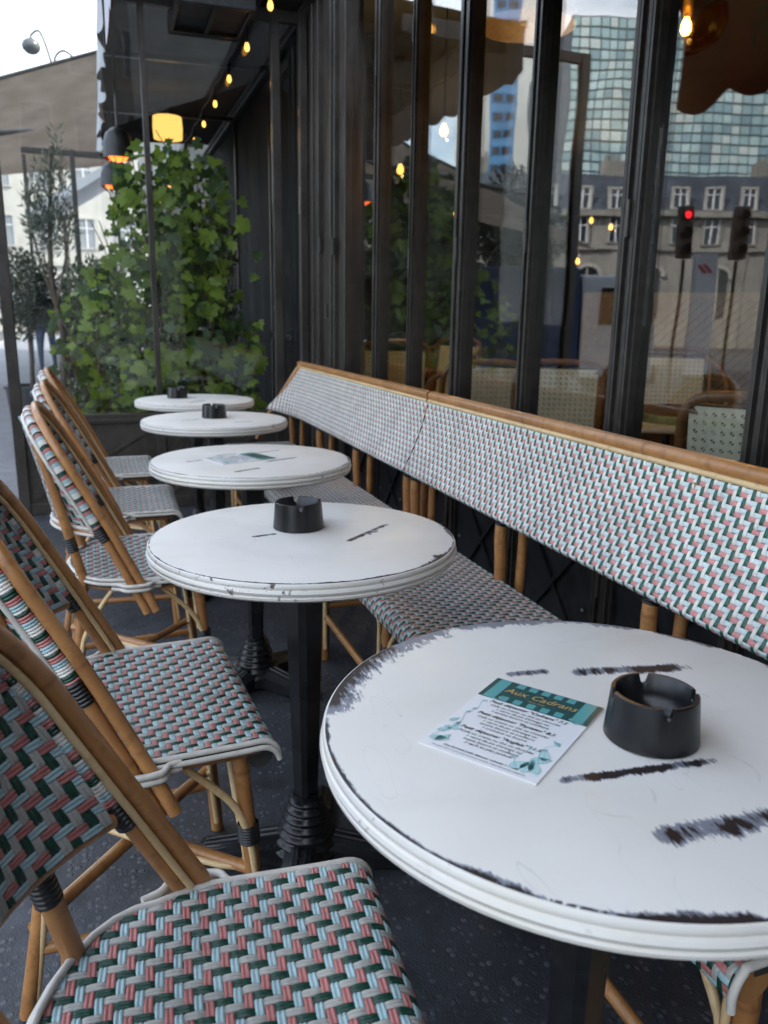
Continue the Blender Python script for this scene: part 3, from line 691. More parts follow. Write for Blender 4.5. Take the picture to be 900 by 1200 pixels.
    # legs
    for s in (1, -1):
        pole('rear_leg', [(-.226, s*.135, .862), (-.185, s*.150, .70), (-.140, s*.158, .50), (-.132, s*.160, .44), (-.160, s*.172, .22), (-.200, s*.186, .002)], .0130, 'rattan', t, .25, 12, 6)
        MB().wrap([(-.158, s*.1545, .575), (-.149, s*.1565, .535)], .0135, 6, .0024).build('black_band', M['black_wrap'], t, angle=70)
        pole('front_leg', [(.172, s*.196, .447), (.188, s*.203, .22), (.202, s*.208, .002)], .0140, 'rattan', t, .2, 12, 6)
        for dx in (.0, ): MB().wrap([(.1835, s*.2005, .288), (.186, s*.2015, .250)], .0175, 7, .0024).build('black_band', M['black_wrap'], t, angle=70)
        MB().wrap([(-.1545, s*.1690, .262), (-.159, s*.1710, .228)], .0165, 6, .0024).build('black_band', M['black_wrap'], t, angle=70)
        # bent cane braces from the legs up under the seat
        pole('brace', [(.206, s*.2155, .03), (.1885, s*.2125, .22), (.176, s*.2105, .29), (.150, s*.210, .345), (.095, s*.209, .405), (.06, s*.209, .440)], .0068, 'cane', t, .3, 9, 6)
        pole('brace', [(.198, s*.190, .03), (.181, s*.186, .22), (.172, s*.176, .30), (.17, s*.13, .37), (.17, s*.07, .42), (.17, s*.04, .444)], .0068, 'cane', t, .3, 9, 6)
        pole('brace', [(-.183, s*.184, .03), (-.153, s*.182, .22), (-.135, s*.180, .30), (-.09, s*.187, .38), (-.05, s*.192, .436)], .0068, 'cane', t, .3, 9, 6)
        # crossing stretchers, each a pole with a cane alongside
        z = .165 if s > 0 else .192
        pole('stretcher', [(-.178, -s*.180, z), (.190, s*.204, z)], .0115, 'rattan', t, .22, 10, 10)
        pole('stretcher_cane', [(-.166, -s*.150, z+.004), (-.12, -s*.10, z-.004), (.13, s*.16, z-.004), (.186, s*.176, z+.004)], .0062, 'cane', t, .3, 8, 6)
        pole('side_stretcher', [(-.172, s*.178, .120), (.194, s*.206, .120)], .0105, 'rattan', t, .22, 10, 8)
        # white loop tying the hoop ends to the seat edge
        xc, yc, zc = hoop_x(.450)-.0130, s*.2255, .450
        for dz in (.006, -.0065):
            lp = [(xc+.060, s*.240, zc+dz), (xc+.040, s*.246, zc+dz), (xc+.030, s*.262, zc+dz), (xc+.014, s*.2665, zc+dz), (xc-.014, s*.2665, zc+dz), (xc-.032, s*.260, zc+dz), (xc-.044, s*.244, zc+dz), (xc-.066, s*.233, zc+dz)]
            MB().tube(lp, .0055, 8, sm=6).build('tie', M['binding'], t, angle=60)
    return t
CH_GROUP = 'woven bistro chairs facing the tables'
ch_spots = [((.046, .655, 0), -4.5, 'nearest woven bistro chair, cut by the lower left corner, at the nearest table'),
            ((.0, 1.440, 0), 3.5, 'second nearest woven bistro chair, its whole seat in view left of the second table'),
            ((.045, 2.390, 0), 1.0, 'third woven bistro chair, its arched back whole in view left of the middle table'),
            ((.02, 3.180, 0), -1.0, 'fourth woven bistro chair from the front, second from the glass screen'),
            ((-.01, 3.94, 0), 1.0, 'farthest woven bistro chair, next to the glass screen')]
proto2 = None
for k, (loc, rz, lab) in enumerate(ch_spots):
    if k == 0: c = build_chair('', True)
    elif k == 1: c = proto2 = build_chair('', False)
    else: c = copy_tree(proto2)
    c.location = loc; c.rotation_euler = (0, 0, rad(rz)); tag(c, lab, 'chair', CH_GROUP)

# ------------------------------------------------------------------ woven benches
BP, BR = .0086, .0092
def bench(y0, y1, label, far_end):
    t = tag(empty('woven_bench', (0, 0, 0)), label, 'bench', 'woven benches along the glass front')
    L = y1-y0; nc = int(L/BP)
    # seat: front roll at x .632, flat to 1.0
    xf, zs, R = .622, .468, .032; arc = R*2.1; depth = .385
    def S(i, j):
        y = y0+np.asarray(i)*BP; s = np.asarray(j)*BR; a = np.clip((arc-s)/R, 0, None); fl = np.clip(s-arc, 0, None)
        x = np.where(s < arc, xf+R-R*np.sin(a), xf+R+fl); z = np.where(s < arc, zs-R+R*np.cos(a), zs)
        return np.stack([x, y, z], -1)
    nr = int((arc+depth-R)/BR)
    seat = MB().bx(xf+R, xf+depth, y0+.004, y1-.004, zs-.022, zs-.010).build('seat', M['underlay'], t, smooth=False)
    MB().tube([(xf+R, y0+.006, zs-R), (xf+R, y1-.006, zs-R)], R-.006, 14).build('front_rail', M['rattan'], seat)
    W = [(a, k, c, v, f[:, ::-1]) for a, k, c, v, f in weave_flip(S, nc, nr)]
    make_obj('seat_weave', weave_joined('seat_weave', W), seat)['kind'] = 'stuff'
    for yy in (y0, y1):
        MB().tube([(xf-.001+.0, yy, zs-.055), (xf-.001, yy, zs-.03), (xf+.010, yy, zs-.006), (xf+R, yy, zs+.001), (xf+.2, yy, zs), (xf+depth, yy, zs)], .0055, 8, sm=4).build('edge_rod', M['binding'], t, angle=60)
    # back panel
    zb, zt = .655, .893; nb = int((zt-zb)*1.075/BR)
    def end_shift(y, z):
        k = np.clip((zt-z)/(zt-zb), 0, 1.4)
        if far_end: return np.clip((y-(y1-.45))/.45, 0, 1)**2*k
        return 0*y
    def SB(i, j):
        f = np.clip(np.asarray(j)/nb, 0, None); y = y0+np.asarray(i)*BP; q = np.clip(-np.asarray(j)*BR, 0, None)/.012
        z = zb+(zt-zb)*f-.012*np.sin(q)
        x = .970+.088*f+.010*np.sin(np.pi*f)+.012*(1-np.cos(q))
        e = end_shift(y, z); return np.stack([x-.075*e, y+.15*e, z], -1)
    WB = [(a, k, c, v, f[:, ::-1]) for a, k, c, v, f in weave_flip(SB, nc, nb, ('white', 'bench_green'), ('bench_pink', 'pale_blue'), back=True, j0=-4)]
    ys = np.linspace(0, nc, 30); js = np.linspace(0, nb, 5); gi, gj = np.meshgrid(ys, js); P = SB(gi.ravel(), gj.ravel())+np.array([.0035, 0, 0]); n = len(P); nx = len(ys); F = []
    for a in range(len(js)-1):
        for c in range(nx-1):
            q = a*nx+c; F += [(q, q+nx, q+nx+1, q+1), (n+q, n+q+1, n+q+nx+1, n+q+nx)]
    back = MB().add(np.concatenate([P, P+np.array([.006, 0, 0])]), F).build('backrest', M['underlay'], t, angle=80)
    make_obj('back_weave', weave_joined('back_weave', WB), back)['kind'] = 'stuff'
    # top rail, trim and lower rail
    if far_end:
        top = [(1.066, y0+.002, .908), (1.066, y1-.10, .908), (1.062, y1-.03, .903), (1.045, y1+.012, .875), (.985, y1+.075, .76), (.90, y1+.150, .60), (.845, y1+.19, .47)]
    else: top = [(1.066, y0+.002, .908), (1.066, y1-.002, .908)]
    pole('top_rail', top, .0165, 'rattan', t, .45, 14, 10)
    pole('rail_trim', [(p[0]-.012, p[1], p[2]-.0165) for p in (top[:3] if far_end else top)], .0062, 'cane', t, .4, 9, 8)
    lo = SB(np.linspace(0, nc, 24), np.full(24, -.2)); pole('lower_rail', lo+np.array([.012, 0, .000]), .0085, 'rattan', t, .4, 10, 2)
    # back posts with black bands, rear legs
    n = 4; yy = np.linspace(y0+.03, y1-.03, n)
    for k, y in enumerate(yy):
        th = .0165
        pole('back_post', [(1.0, y, .10), (1.004, y, .46), (.999, y, .60), (1.012, y, .68), (1.066, y, .84)], th, 'rattan', t, .3, 12, 6)
        MB().wrap([(1.0005, y, .622), (1.0065, y, .656)], th+.0006, 6, .0026).build('black_band', M['black_wrap'], t, angle=70)
        pole('rear_leg', [(1.055, y-.03, .002), (1.05, y-.03, .46), (1.062, y-.03, .87)], .0135, 'rattan', t, .28, 12, 6)
        pole('front_leg', [(xf+.055, y, .002), (xf+.055, y, zs-.03)], .0155, 'rattan', t, .22, 12, 6)
        MB().wrap([(xf+.055, y, .275), (xf+.055, y, .315)], .0185, 7, .0026).build('black_band', M['black_wrap'], t, angle=70)
        pole('brace', [(xf+.050, y+.022, .05), (xf+.050, y+.022, .28), (xf+.052, y+.05, .35), (xf+.052, y+.13, .43)], .0072, 'cane', t, .3, 9, 6)
        pole('brace', [(xf+.050, y-.022, .05), (xf+.050, y-.022, .28), (xf+.052, y-.05, .35), (xf+.052, y-.13, .43)], .0072, 'cane', t, .3, 9, 6)
        pole('brace', [(xf+.034, y+.008, .05), (xf+.034, y+.008, .30), (xf+.036, y+.008, .40), (xf+.05, y+.008, .44)], .0060, 'cane', t, .3, 9, 6)
        pole('side_stretcher', [(xf+.055, y, .20), (1.0, y, .20)], .0120, 'rattan', t, .2, 10, 8)
        pole('stretcher_cane', [(xf+.075, y+.018, .212), (.985, y+.018, .212)], .0065, 'cane', t, .2, 8, 8)
    for a, b_ in zip(yy[:-1], yy[1:]):
        pole('long_stretcher', [(xf+.055, a+.01, .165), (xf+.055, b_-.01, .165)], .0115, 'rattan', t, .25, 10, 8)
    return t
def weave_flip(S, nc, nr, ccol=('green', 'grey'), rcol=('blue', 'pink'), back=False, j0=0):
    # outward side of these surfaces lies against the (i, j) order: swap the sign of the relief by running i backwards
    def S2(i, j): return S(nc-np.asarray(i), j)
    if not back:                                   # seat: long strands run along the bench
        return [(a, k, c, v, f[:, ::-1]) for a, k, c, v, f in weave(S2, range(nc), range(nr), lambda k: (0, nr), lambda k: (0, nc), .0026, ('green', 'grey'), ('blue', 'pink'), PROF5, -1)]
    return [(a, k, c, v, f[:, ::-1]) for a, k, c, v, f in weave(S2, range(nc), range(j0, nr), lambda k: (j0, nr), lambda k: (0, nc), .0026, ccol, rcol, PROF5, 1)]
bench(.56, 2.53, 'near woven bench with a long back running out of the right edge', False)
bench(2.545, 4.43, 'far woven bench ending at the dark corner column', True)

# ------------------------------------------------------------------ cafe building with its folding glass doors
M['dark_panel'] = plain('dark_panel', (.005, .0055, .006), .7, var=.2, scale=20, spec=.1)  # matt black stand-in for dark glass, keeps bright reflections out
cafe = tag(empty('cafe_building', (FX, 0, 0)), 'dark framed cafe with folding glass doors and lit lamps inside', 'building')
def part(name, mat, parent, fn, bevel=0., smooth=False, loc=None, rot=None):
    b = MB(); fn(b); return b.build(name, M[mat], parent, loc, rot, smooth, 40, bevel)
M['upper_wall'] = plain('upper_wall', (.42, .40, .36), .8, var=.12, scale=1.5)
part('upper_wall', 'upper_wall', cafe, lambda b: b.bx(.0, 9, -14, 24, 3.42, 15))
part('fascia', 'frame_dark', cafe, lambda b: (b.bx(-.05, .10, -12, 20, 2.88, 3.42), b.bx(-.09, .02, -12, 20, 3.30, 3.40), b.bx(-.08, -.03, -12, 20, 2.90, 2.97)), .006)
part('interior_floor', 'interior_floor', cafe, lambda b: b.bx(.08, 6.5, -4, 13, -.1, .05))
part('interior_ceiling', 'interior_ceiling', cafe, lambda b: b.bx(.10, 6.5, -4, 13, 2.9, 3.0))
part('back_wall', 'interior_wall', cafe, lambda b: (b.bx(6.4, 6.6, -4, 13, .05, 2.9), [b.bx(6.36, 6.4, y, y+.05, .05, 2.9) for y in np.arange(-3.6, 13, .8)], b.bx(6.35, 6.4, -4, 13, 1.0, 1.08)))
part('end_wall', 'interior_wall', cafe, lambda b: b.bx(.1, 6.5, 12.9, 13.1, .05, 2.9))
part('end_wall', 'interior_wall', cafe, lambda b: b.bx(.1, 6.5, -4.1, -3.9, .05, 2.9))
def leaf_meshes(w, sa, sb):
    """frame of a folding leaf of width w with stiles sa and sb wide; local y from 0 to w"""
    b = MB(); zt = 2.865
    for y0, y1 in ((0.001, sa), (w-sb, w-.001)):
        b.bx(0, .050, y0, y1, .02, zt)
        ym = (y0+y1)/2; q = (y1-y0)
        b.bx(-.012, .0, ym-q*.30, ym-q*.10, .02, zt); b.bx(-.008, .0, ym+q*.08, ym+q*.36, .02, zt)
    b.bx(.004, .046, sa, w-sb, 2.78, zt-.004); b.bx(.004, .046, sa, w-sb, .60, .665); b.bx(.004, .046, sa, w-sb, .02, .12)
    fr = b.mesh('door_leaf', M['frame'], False)
    p = MB(); p.bx(.014, .036, sa+.001, w-sb-.001, .12, .60)
    p.bar((.008, sa+.005, .135), (.008, w-sb-.005, .585), .018, .010, up=(1, 0, 0)); p.bar((.006, w-sb-.005, .135), (.006, sa+.005, .585), .018, .010, up=(1, 0, 0))
    pn = p.mesh('bottom_panel', M['frame_dark'], False)
    g = MB(); g.bx(.021, .027, sa+.0005, w-sb-.0005, .6655, 2.7795); gl = g.mesh('pane', M['glass'], False)
    k = MB(); k.lathe([(.001, 0), (.006, 0), (.006, .003), (.003, .005), (.001, .005)], (0, 0, 0), 12); bolt = k.mesh('bolt', M['steel'], True)
    return fr, pn, gl, bolt
ycuts = [-1.25, -.73, -.22, .30, .81, 1.32, 1.81, 2.335, 2.864, 3.356, 3.829, 4.345]
wide = [1, 0, 1, 0, 1, 0, 1, 0, 1, 0, 1, 0]
hinge = MB(); hinge.tube([(-.014, 0, -.045), (-.014, 0, .045)], .0055, 8); hinge.bx(-.009, -.004, -.012, .012, -.04, .04); hinge_me = hinge.mesh('hinge', M['frame'])
def place_leaf(y0, y1, wa, wb, x=0., mat=None):
    fr, pn, gl, bolt = leaf_meshes(y1-y0, wa, wb)
    if mat: fr.materials[0] = M[mat]; gl.materials[0] = M['dark_panel']
    d = make_obj('door_leaf', fr, cafe, (x, y0, 0)); make_obj('bottom_panel', pn, d); make_obj('dark_panel' if mat else 'pane', gl, d)
    for yy in (.09, y1-y0-.09): make_obj('bolt', bolt, d, (.004, yy, .33), (0, rad(-90), 0))
    for z in (.45, 1.42, 2.3): make_obj('hinge', hinge_me, d, (0, 0, z))
for k in range(len(ycuts)-1):
    place_leaf(ycuts[k], ycuts[k+1], .048 if wide[k] else .029, .048 if wide[k+1] else .029)
# corner column: stacked, grooved posts between the doors and the end screen
part('corner_column', 'frame', cafe, lambda b: (b.bx(-.01, .09, 4.35, 4.46, 0, 2.87), b.bx(-.035, .09, 4.465, 4.60, 0, 2.87), b.bx(-.02, .09, 4.605, 4.75, 0, 2.87), b.bx(-.05, .09, 4.755, 4.955, 0, 2.87),
     b.bx(-.047, -.035, 4.50, 4.52, 0, 2.87), b.bx(-.062, -.05, 4.84, 4.865, 0, 2.87)), .004)
for y, z in ((4.462, 1.55), (4.602, 1.2), (4.752, 1.58)): make_obj('hinge', hinge_me, cafe, (-.03, y, z))
# front past the screen: matt black panels added in place of dark glass
part('dark_panel', 'dark_panel', cafe, lambda b: (b.bx(0, .06, 5.0, 9.82, 0, 2.87), b.bx(-.02, 0, 5.0, 9.82, 1.0, 1.06)))
for k in (0, 2, 5): part('panel_post', 'frame_dark', cafe, lambda b: b.bx(-.018, -.001, 5.25+.52*k, 5.28+.52*k, 0, 2.87))
part('far_front', 'frame_dark', cafe, lambda b: b.bx(0, .2, 9.82, 20, 0, 2.88))

# ------------------------------------------------------------------ glass screen closing the terrace
scr = tag(empty('glass_screen', (0, SY, 0)), 'glass screen in a dark grey frame across the end of the terrace', 'screen')
sx = [-.47, .325, 1.06]
def scr_frame(b):
    b.bx(-.500, -.440, -.03, .03, 0, 2.86)
    b.bx(.309, .341, -.02, .02, .55, 2.83)
    b.bx(1.035, 1.085, -.025, .025, .0, 2.86)
    b.bx(1.20, FX-.055, -.03, .03, 0, 2.86)
    b.bx(-.44, 1.20, -.024, .024, .535, .590)
    b.bx(-.44, 1.20, -.022, .022, 2.80, 2.86)
    b.bx(-.44, 1.035, -.022, .022, 0, .07); b.bx(.30, .35, -.021, .021, .07, .535)
    b.bx(-.44, 1.035, -.027, -.022, .548, .560)
part('frame', 'frame', scr, scr_frame, .003)
for x0, x1 in ((-.44, .30), (.35, 1.035)):
    p = part('bottom_panel', 'frame', scr, lambda b: (b.bx(x0, x1, -.010, .010, .07, .535), b.bar((x0+.03, -.014, .10), (x1-.03, -.014, .50), .022, .008, up=(0, 1, 0)), b.bar((x0+.03, -.0145, .50), (x1-.03, -.0145, .10), .022, .007, up=(0, 1, 0))))
    M['frame']
for x0, x1 in ((-.44, .309), (.341, 1.035), (1.085, 1.20)):
    part('pane', 'screen_glass', scr, lambda b: b.bx(x0+.0005, x1-.0005, -.003, .003, .5905, 2.7995))

# ------------------------------------------------------------------ awnings
def canvas(name, c1, c2, trans=.25):
    t = NT(name); c = t.coord(); n1 = t.noise(c, 3, 4); n2 = t.noise(c, 400, 2)
    col = t.mix(t.smooth(n1, .3, .7), c1, c2)
    d = t.n('BsdfDiffuse'); t.l(col, d.inputs[0]); tr = t.n('BsdfTranslucent'); t.l(col, tr.inputs[0])
    bp = t.n('Bump'); bp.inputs['Strength'].default_value = .2; bp.inputs['Distance'].default_value = .02; t.l(n1, bp.inputs['Height']); t.l(bp.outputs[0], d.inputs['Normal'])
    mx = t.n('MixShader'); mx.inputs[0].default_value = trans; t.l(d.outputs[0], mx.inputs[1]); t.l(tr.outputs[0], mx.inputs[2]); t.l(mx.outputs[0], t.out.inputs[0]); return t.m
M['canvas_red'] = canvas('canvas_red', (.46, .018, .036), (.54, .026, .044), .45)
M['canvas_lining'] = canvas('canvas_lining', (.16, .15, .145), (.21, .195, .19), .2)
M['canvas_grey'] = canvas('canvas_grey', (.075, .07, .066), (.10, .095, .09), .08)
M['canvas_taupe'] = canvas('canvas_taupe', (.25, .19, .145), (.32, .25, .195), .30)
M['canvas_pale'] = canvas('canvas_pale', (.62, .62, .65), (.70, .70, .73), .2)
M['print_awning'] = plain('print_awning', (.045, .012, .012), .8)
def sheet_slab(b, P00, P10, P11, P01, th, nx=12, ny=6, sag=.0):
    P = [np.array(p, float) for p in (P00, P10, P11, P01)]; V = []
    for s in (0, 1):
        for j in range(ny+1):
            for i in range(nx+1):
                u, v = i/nx, j/ny; p = (P[0]*(1-u)+P[1]*u)*(1-v)+(P[3]*(1-u)+P[2]*u)*v
                V.append(p-np.array([0, 0, th*s+sag*math.sin(math.pi*u)*math.sin(math.pi*v)]))
    n = (nx+1)*(ny+1); F = []
    for j in range(ny):
        for i in range(nx):
            q = j*(nx+1)+i; F += [(q, q+1, q+nx+2, q+nx+1), (n+q, n+q+nx+1, n+q+nx+2, n+q+1)]
    for i in range(nx): F += [(i, n+i, n+i+1, i+1), (ny*(nx+1)+i, ny*(nx+1)+i+1, n+ny*(nx+1)+i+1, n+ny*(nx+1)+i)]
    for j in range(ny): F += [(j*(nx+1), (j+1)*(nx+1), n+(j+1)*(nx+1), n+j*(nx+1)), (j*(nx+1)+nx, n+j*(nx+1)+nx, n+(j+1)*(nx+1)+nx, (j+1)*(nx+1)+nx)]
    b.add(V, F)
def valance(b, x, y0, y1, zt, zb, period=.26, depth=.045, th=.002, wave=.012):
    n = int((y1-y0)/.02); V = []
    for s in (0, 1):
        for i in range(n+1):
            y = y0+(y1-y0)*i/n; k = abs(math.sin(math.pi*(y-y0)/period)); w = wave*math.sin(y*7.3)+wave*.6*math.sin(y*17.1+1)
            V += [(x+th*s, y, zt), (x+th*s+w*.5, y, (zt+zb)/2), (x+th*s+w, y, zb+depth*(1-k))]
    m = 3*(n+1); F = []
    for i in range(n):
        for j in (0, 1):
            q = i*3+j; F += [(q, q+1, q+4, q+3), (m+q, m+q+3, m+q+4, m+q+1)]
        q = i*3+2; F.append((q, m+q, m+q+3, q+3))
    b.add(V, F)
aw = tag(empty('red_awning', (0, 0, 0)), 'dark red awning with a scalloped valance, seen reflected in the glass doors', 'awning')
part('canopy', 'canvas_lining', aw, lambda b: sheet_slab(b, (.10, -3.5, 2.48), (FX-.06, -3.5, 2.93), (FX-.06, 3.27, 2.93), (.10, 3.27, 2.48), .004, 10, 12, .01), smooth=True)
part('outer_valance', 'canvas_pale', aw, lambda b: valance(b, .0945, -3.5, 3.292, 2.48, 2.057, .34, .06, .002, .004), smooth=True)
part('valance', 'canvas_red', aw, lambda b: valance(b, .098, -3.5, 3.29, 2.48, 2.06, .34, .06, .002, .004), smooth=True)
part('front_bar', 'steel', aw, lambda b: b.bx(.09, .13, -3.5, 3.28, 2.475, 2.51))
tm = text_mesh('lettering', [('RESTAURANT', 0, 0, .20, 0, 'LEFT', .002)], 'print_awning', aw, 0)
tm.matrix_local = Matrix(((0, 0, -1, .106), (-1, 0, 0, 2.86), (0, 1, 0, 2.235), (0, 0, 0, 1)))
ab = tag(empty('grey_awning', (0, 0, 0)), 'flat dark grey awning with pale valance above the glass screen and ivy', 'awning')
part('canopy', 'canvas_grey', ab, lambda b: sheet_slab(b, (.13, 4.72, 2.885), (FX-.06, 4.72, 2.93), (FX-.06, 9.2, 2.93), (.13, 9.2, 2.885), .006, 10, 12, .015), smooth=True)
part('valance', 'canvas_pale', ab, lambda b: valance(b, .120, 4.72, 8.6, 2.89, 2.60, .30, .03, .003, .02), smooth=True)
part('front_bar', 'frame_dark', ab, lambda b: b.bx(.112, .148, 4.72, 9.2, 2.862, 2.90))
for y in (6.1, 7.7): part('arm', 'frame_dark', ab, lambda b: b.bar((.15, y, 2.84), (FX-.05, y, 2.86), .04, .03))

# heater panel and heat lamps under the grey awning
M['heater_grille'] = plain('heater_grille', (.05, .046, .042), .5, .3, .3, 90)
ht = tag(empty('patio_heater', (.70, 4.98, 2.80)), 'flat black electric heater panel under the grey awning, top of the picture', 'heater')
part('casing', 'frame_dark', ht, lambda b: (b.bx(-.21, .21, .22, .25, -.05, .05), b.bx(-.21, .21, -.25, -.22, -.05, .05), b.bx(-.21, -.18, -.22, .22, -.05, .05), b.bx(.18, .21, -.22, .22, -.05, .05), b.bx(-.18, .18, -.22, .22, .0, .05)), .006)
part('grille', 'heater_grille', ht, lambda b: b.bx(-.179, .179, -.219, .219, -.028, -.022)); part('divider', 'frame_dark', ht, lambda b: b.bx(-.012, .012, -.22, .22, -.046, -.028))
part('bracket', 'frame_dark', ht, lambda b: (b.bx(-.012, .012, -.2, -.18, .05, .09), b.bx(-.012, .012, .18, .2, .05, .09)))
M['heat_glow'] = emit('heat_glow', (1., .13, .02), 1.6); M['lamp_yellow'] = emit('lamp_yellow', (1., .55, .14), .42); M['bulb_glow'] = emit('bulb_glow', (1., .44, .085), 1.1); M['filament'] = emit('filament', (1., .60, .18), 8.)
for (x, y, z, lab) in ((.205, 6.05, 2.235, 'glowing red heat lamp in a black hood, the upper one left of the ivy'), (.20, 7.6, 2.27, 'glowing red heat lamp half hidden behind the top of the ivy')):
    h = tag(empty('heat_lamp', (x, y, z)), lab, 'heat lamp', 'red heat lamps under the grey awning')
    MB().lathe([(.01, .15), (.03, .145), (.075, .11), (.095, .05), (.10, -.05), (.094, -.05), (.088, .045), (.07, .10), (.02, .13)], (0, 0, 0), 24).build('hood', M['frame_dark'], h)
    MB().lathe([(.001, .085), (.05, .08), (.072, .05), (.072, -.035), (.05, -.06), (.001, -.065)], (0, 0, 0), 20).build('glow_tube', M['heat_glow'], h)
    MB().tube([(0, 0, .14), (0, 0, 2.86-z)], .008, 8).build('stem', M['frame_dark'], h)
    b = MB()
    for a in np.linspace(0, 2*np.pi, 10, endpoint=False): b.tube([(.094*math.cos(a), .094*math.sin(a), -.05), (.06*math.cos(a), .06*math.sin(a), -.085)], .0025, 5)
    b.lathe([(.058, -.083), (.062, -.085), (.058, -.087), (.054, -.085)], (0, 0, 0), 20, cap=False); b.build('guard', M['frame_dark'], h)['kind'] = 'stuff'
dl = tag(empty('drum_lamp', (.62, 7.0, 2.60)), 'lit yellow drum lamp hanging above the ivy', 'lamp')
MB().lathe([(.085, -.085), (.11, -.08), (.115, .0), (.11, .08), (.085, .085)], (0, 0, 0), 28).build('shade', M['lamp_yellow'], dl)
MB().tube([(0, 0, .08), (0, 0, .30)], .006, 8).build('stem', M['frame_dark'], dl)
# string of bulbs
sl = tag(empty('string_lights', (.895, 4.3, 2.66)), 'string of warm light bulbs running away under the grey awning', 'string lights')
N_B = 13; sp = .66
cable = [(0, sp*k*.5, .10+(.0 if k % 2 == 0 else -.025)) for k in range(2*N_B-1)]
MB().tube(cable, .0035, 6, sm=3).build('cable', M['black_wrap'], sl)
bulb_me = MB().lathe([(.001, -.042), (.007, -.040), (.0125, -.032), (.014, -.022), (.012, -.010), (.008, .0), (.007, .004)], (0, 0, 0), 14).mesh('bulb', M['bulb_glow']); sock_me = MB().lathe([(.0095, .002), (.012, .004), (.012, .03), (.006, .038), (.004, .10)], (0, 0, 0), 12).mesh('socket', M['black_wrap'])
for k in range(N_B):
    bb = make_obj('bulb', bulb_me, sl, (0, sp*k, 0)); make_obj('socket', sock_me, bb)

# ------------------------------------------------------------------ inside the cafe
M['cane_cream'] = plain('cane_cream', (.84, .77, .58), .5, var=.08, scale=50)
M['table_wood'] = plain('table_wood', (.10, .045, .02), .3, var=.3, scale=10)
def cane_panel_mesh(w, h, pitch=.028, th=.004):
    b = MB(); n = int(w/pitch); m = int(h/pitch)
    for i in range(n+1): b.bx(-w/2+i*pitch-.0078, -w/2+i*pitch+.0078, -th/2, th/2, 0, h)
    for j in range(m+1): b.bx(-w/2, w/2, -th/2-.0008, th/2+.0008, j*pitch-.0078, j*pitch+.0078)
    for i in range(n+m):
        # diagonals give the cane its six-sided holes
        x0 = -w/2+(i-m)*pitch; p0 = (max(-w/2, x0), max(0., -w/2-x0)); x1 = min(w/2, x0+h); p1 = (x1, x1-x0)
        if p1[0]-p0[0] > .02: b.bar((p0[0], .001, p0[1]), (p1[0], .001, p1[1]), .0042, .003, up=(0, 1, 0))
    return b.mesh('cane_panel', M['cane_cream'], False)
cane_me = cane_panel_mesh(.40, .40)
def arm_chair(loc, rz, label, zt=.9):
    t = tag(empty('cane_armchair', (*loc, .05), rad(rz)), label, 'chair', 'cane armchairs inside the cafe'); k = zt/.9
    # local +y is the front of the chair, the back panel stands at y = 0
    make_obj('cane_panel', cane_me, t, (0, .0, .47*k), (rad(7), 0, 0))
    pole('top_rail', [(-.215, .03, .48*k), (-.235, -.02, .72*k), (-.20, -.052, .88*k), (0, -.058, .905*k), (.20, -.052, .88*k), (.235, -.02, .72*k), (.215, .03, .48*k)], .0165, 'rattan_dark', t, .3, 12, 8)
    MB().tube([(-.2, -.038, .868*k), (.2, -.038, .868*k)], .007, 8).build('black_trim', M['black_wrap'], t); MB().tube([(.197, .01, .48*k), (.197, -.038, .868*k)], .006, 8).build('black_trim', M['black_wrap'], t); MB().tube([(-.197, .01, .48*k), (-.197, -.038, .868*k)], .006, 8).build('black_trim', M['black_wrap'], t)
    for s in (-1, 1):
        pole('arm', [(s*.19, -.05, .86*k), (s*.27, .08, .80*k), (s*.285, .26, .70*k), (s*.265, .36, .62*k), (s*.24, .37, .48*k)], .0155, 'rattan_dark', t, .3, 12, 8)
        pole('leg', [(s*.215, .0, .46*k), (s*.225, -.04, 0)], .0155, 'rattan_dark', t, .25, 10, 6); pole('leg', [(s*.225, .37, .48*k), (s*.23, .385, 0)], .0155, 'rattan_dark', t, .25, 10, 6)
    part('seat', 'cane_cream', t, lambda b: b.bx(-.22, .22, .0, .40, .43*k, .46*k), .01)
    part('stretcher', 'rattan_dark', t, lambda b: (b.bar((-.22, 0, .2), (.22, 0, .2), .02, .02), b.bar((-.22, .37, .2), (.22, .37, .2), .02, .02), b.bar((-.22, 0, .2), (-.22, .37, .2), .02, .02, up=(0, 0, 1)), b.bar((.22, 0, .2), (.22, .37, .2), .02, .02)))
    return t
arm_chair((2.33, 3.78), -28, 'cream cane armchair behind the glass, its whole back in view above the near bench', .9)
arm_chair((1.98, 3.98), -14, 'cream cane armchair partly behind the slim door post in the middle of the glass front', .89)
arm_chair((1.93, 5.25), -20, 'cream cane armchair seen between the door posts near the corner column', .96)
arm_chair((1.86, 1.86), -60, 'cane armchair cut by the door post at the right edge', .90)
arm_chair((3.5, 4.3), 150, 'cane armchair deeper in the cafe, behind the brass edged table', .95)
arm_chair((2.9, 6.4), 120, 'small far cane armchair inside the cafe behind the middle doors', .95)
arm_chair((3.1, 2.9), 200, 'cane armchair in the dark beyond the nearest brass edged table', .9)
def cafe_table(loc, label, R=.32):
    t = tag(empty('brass_table', (*loc, .05)), label, 'table', 'brass edged tables inside the cafe')
    MB().lathe([(.01, .695), (R-.012, .695), (R-.012, .724), (R-.012, .7245), (.01, .7245)], (0, 0, 0), 56).build('table_top', M['table_wood'], t)
    MB().lathe([(R-.0115, .69), (R, .69), (R, .727), (R-.0115, .727), (R-.0115, .69)], (0, 0, 0), 56, cap=False).build('brass_edge', M['brass'], t)
    MB().lathe([(.03, .69), (.025, .1), (.05, .06), (.2, .02), (.21, 0)], (0, 0, 0), 24).build('pedestal', M['black_iron'], t)
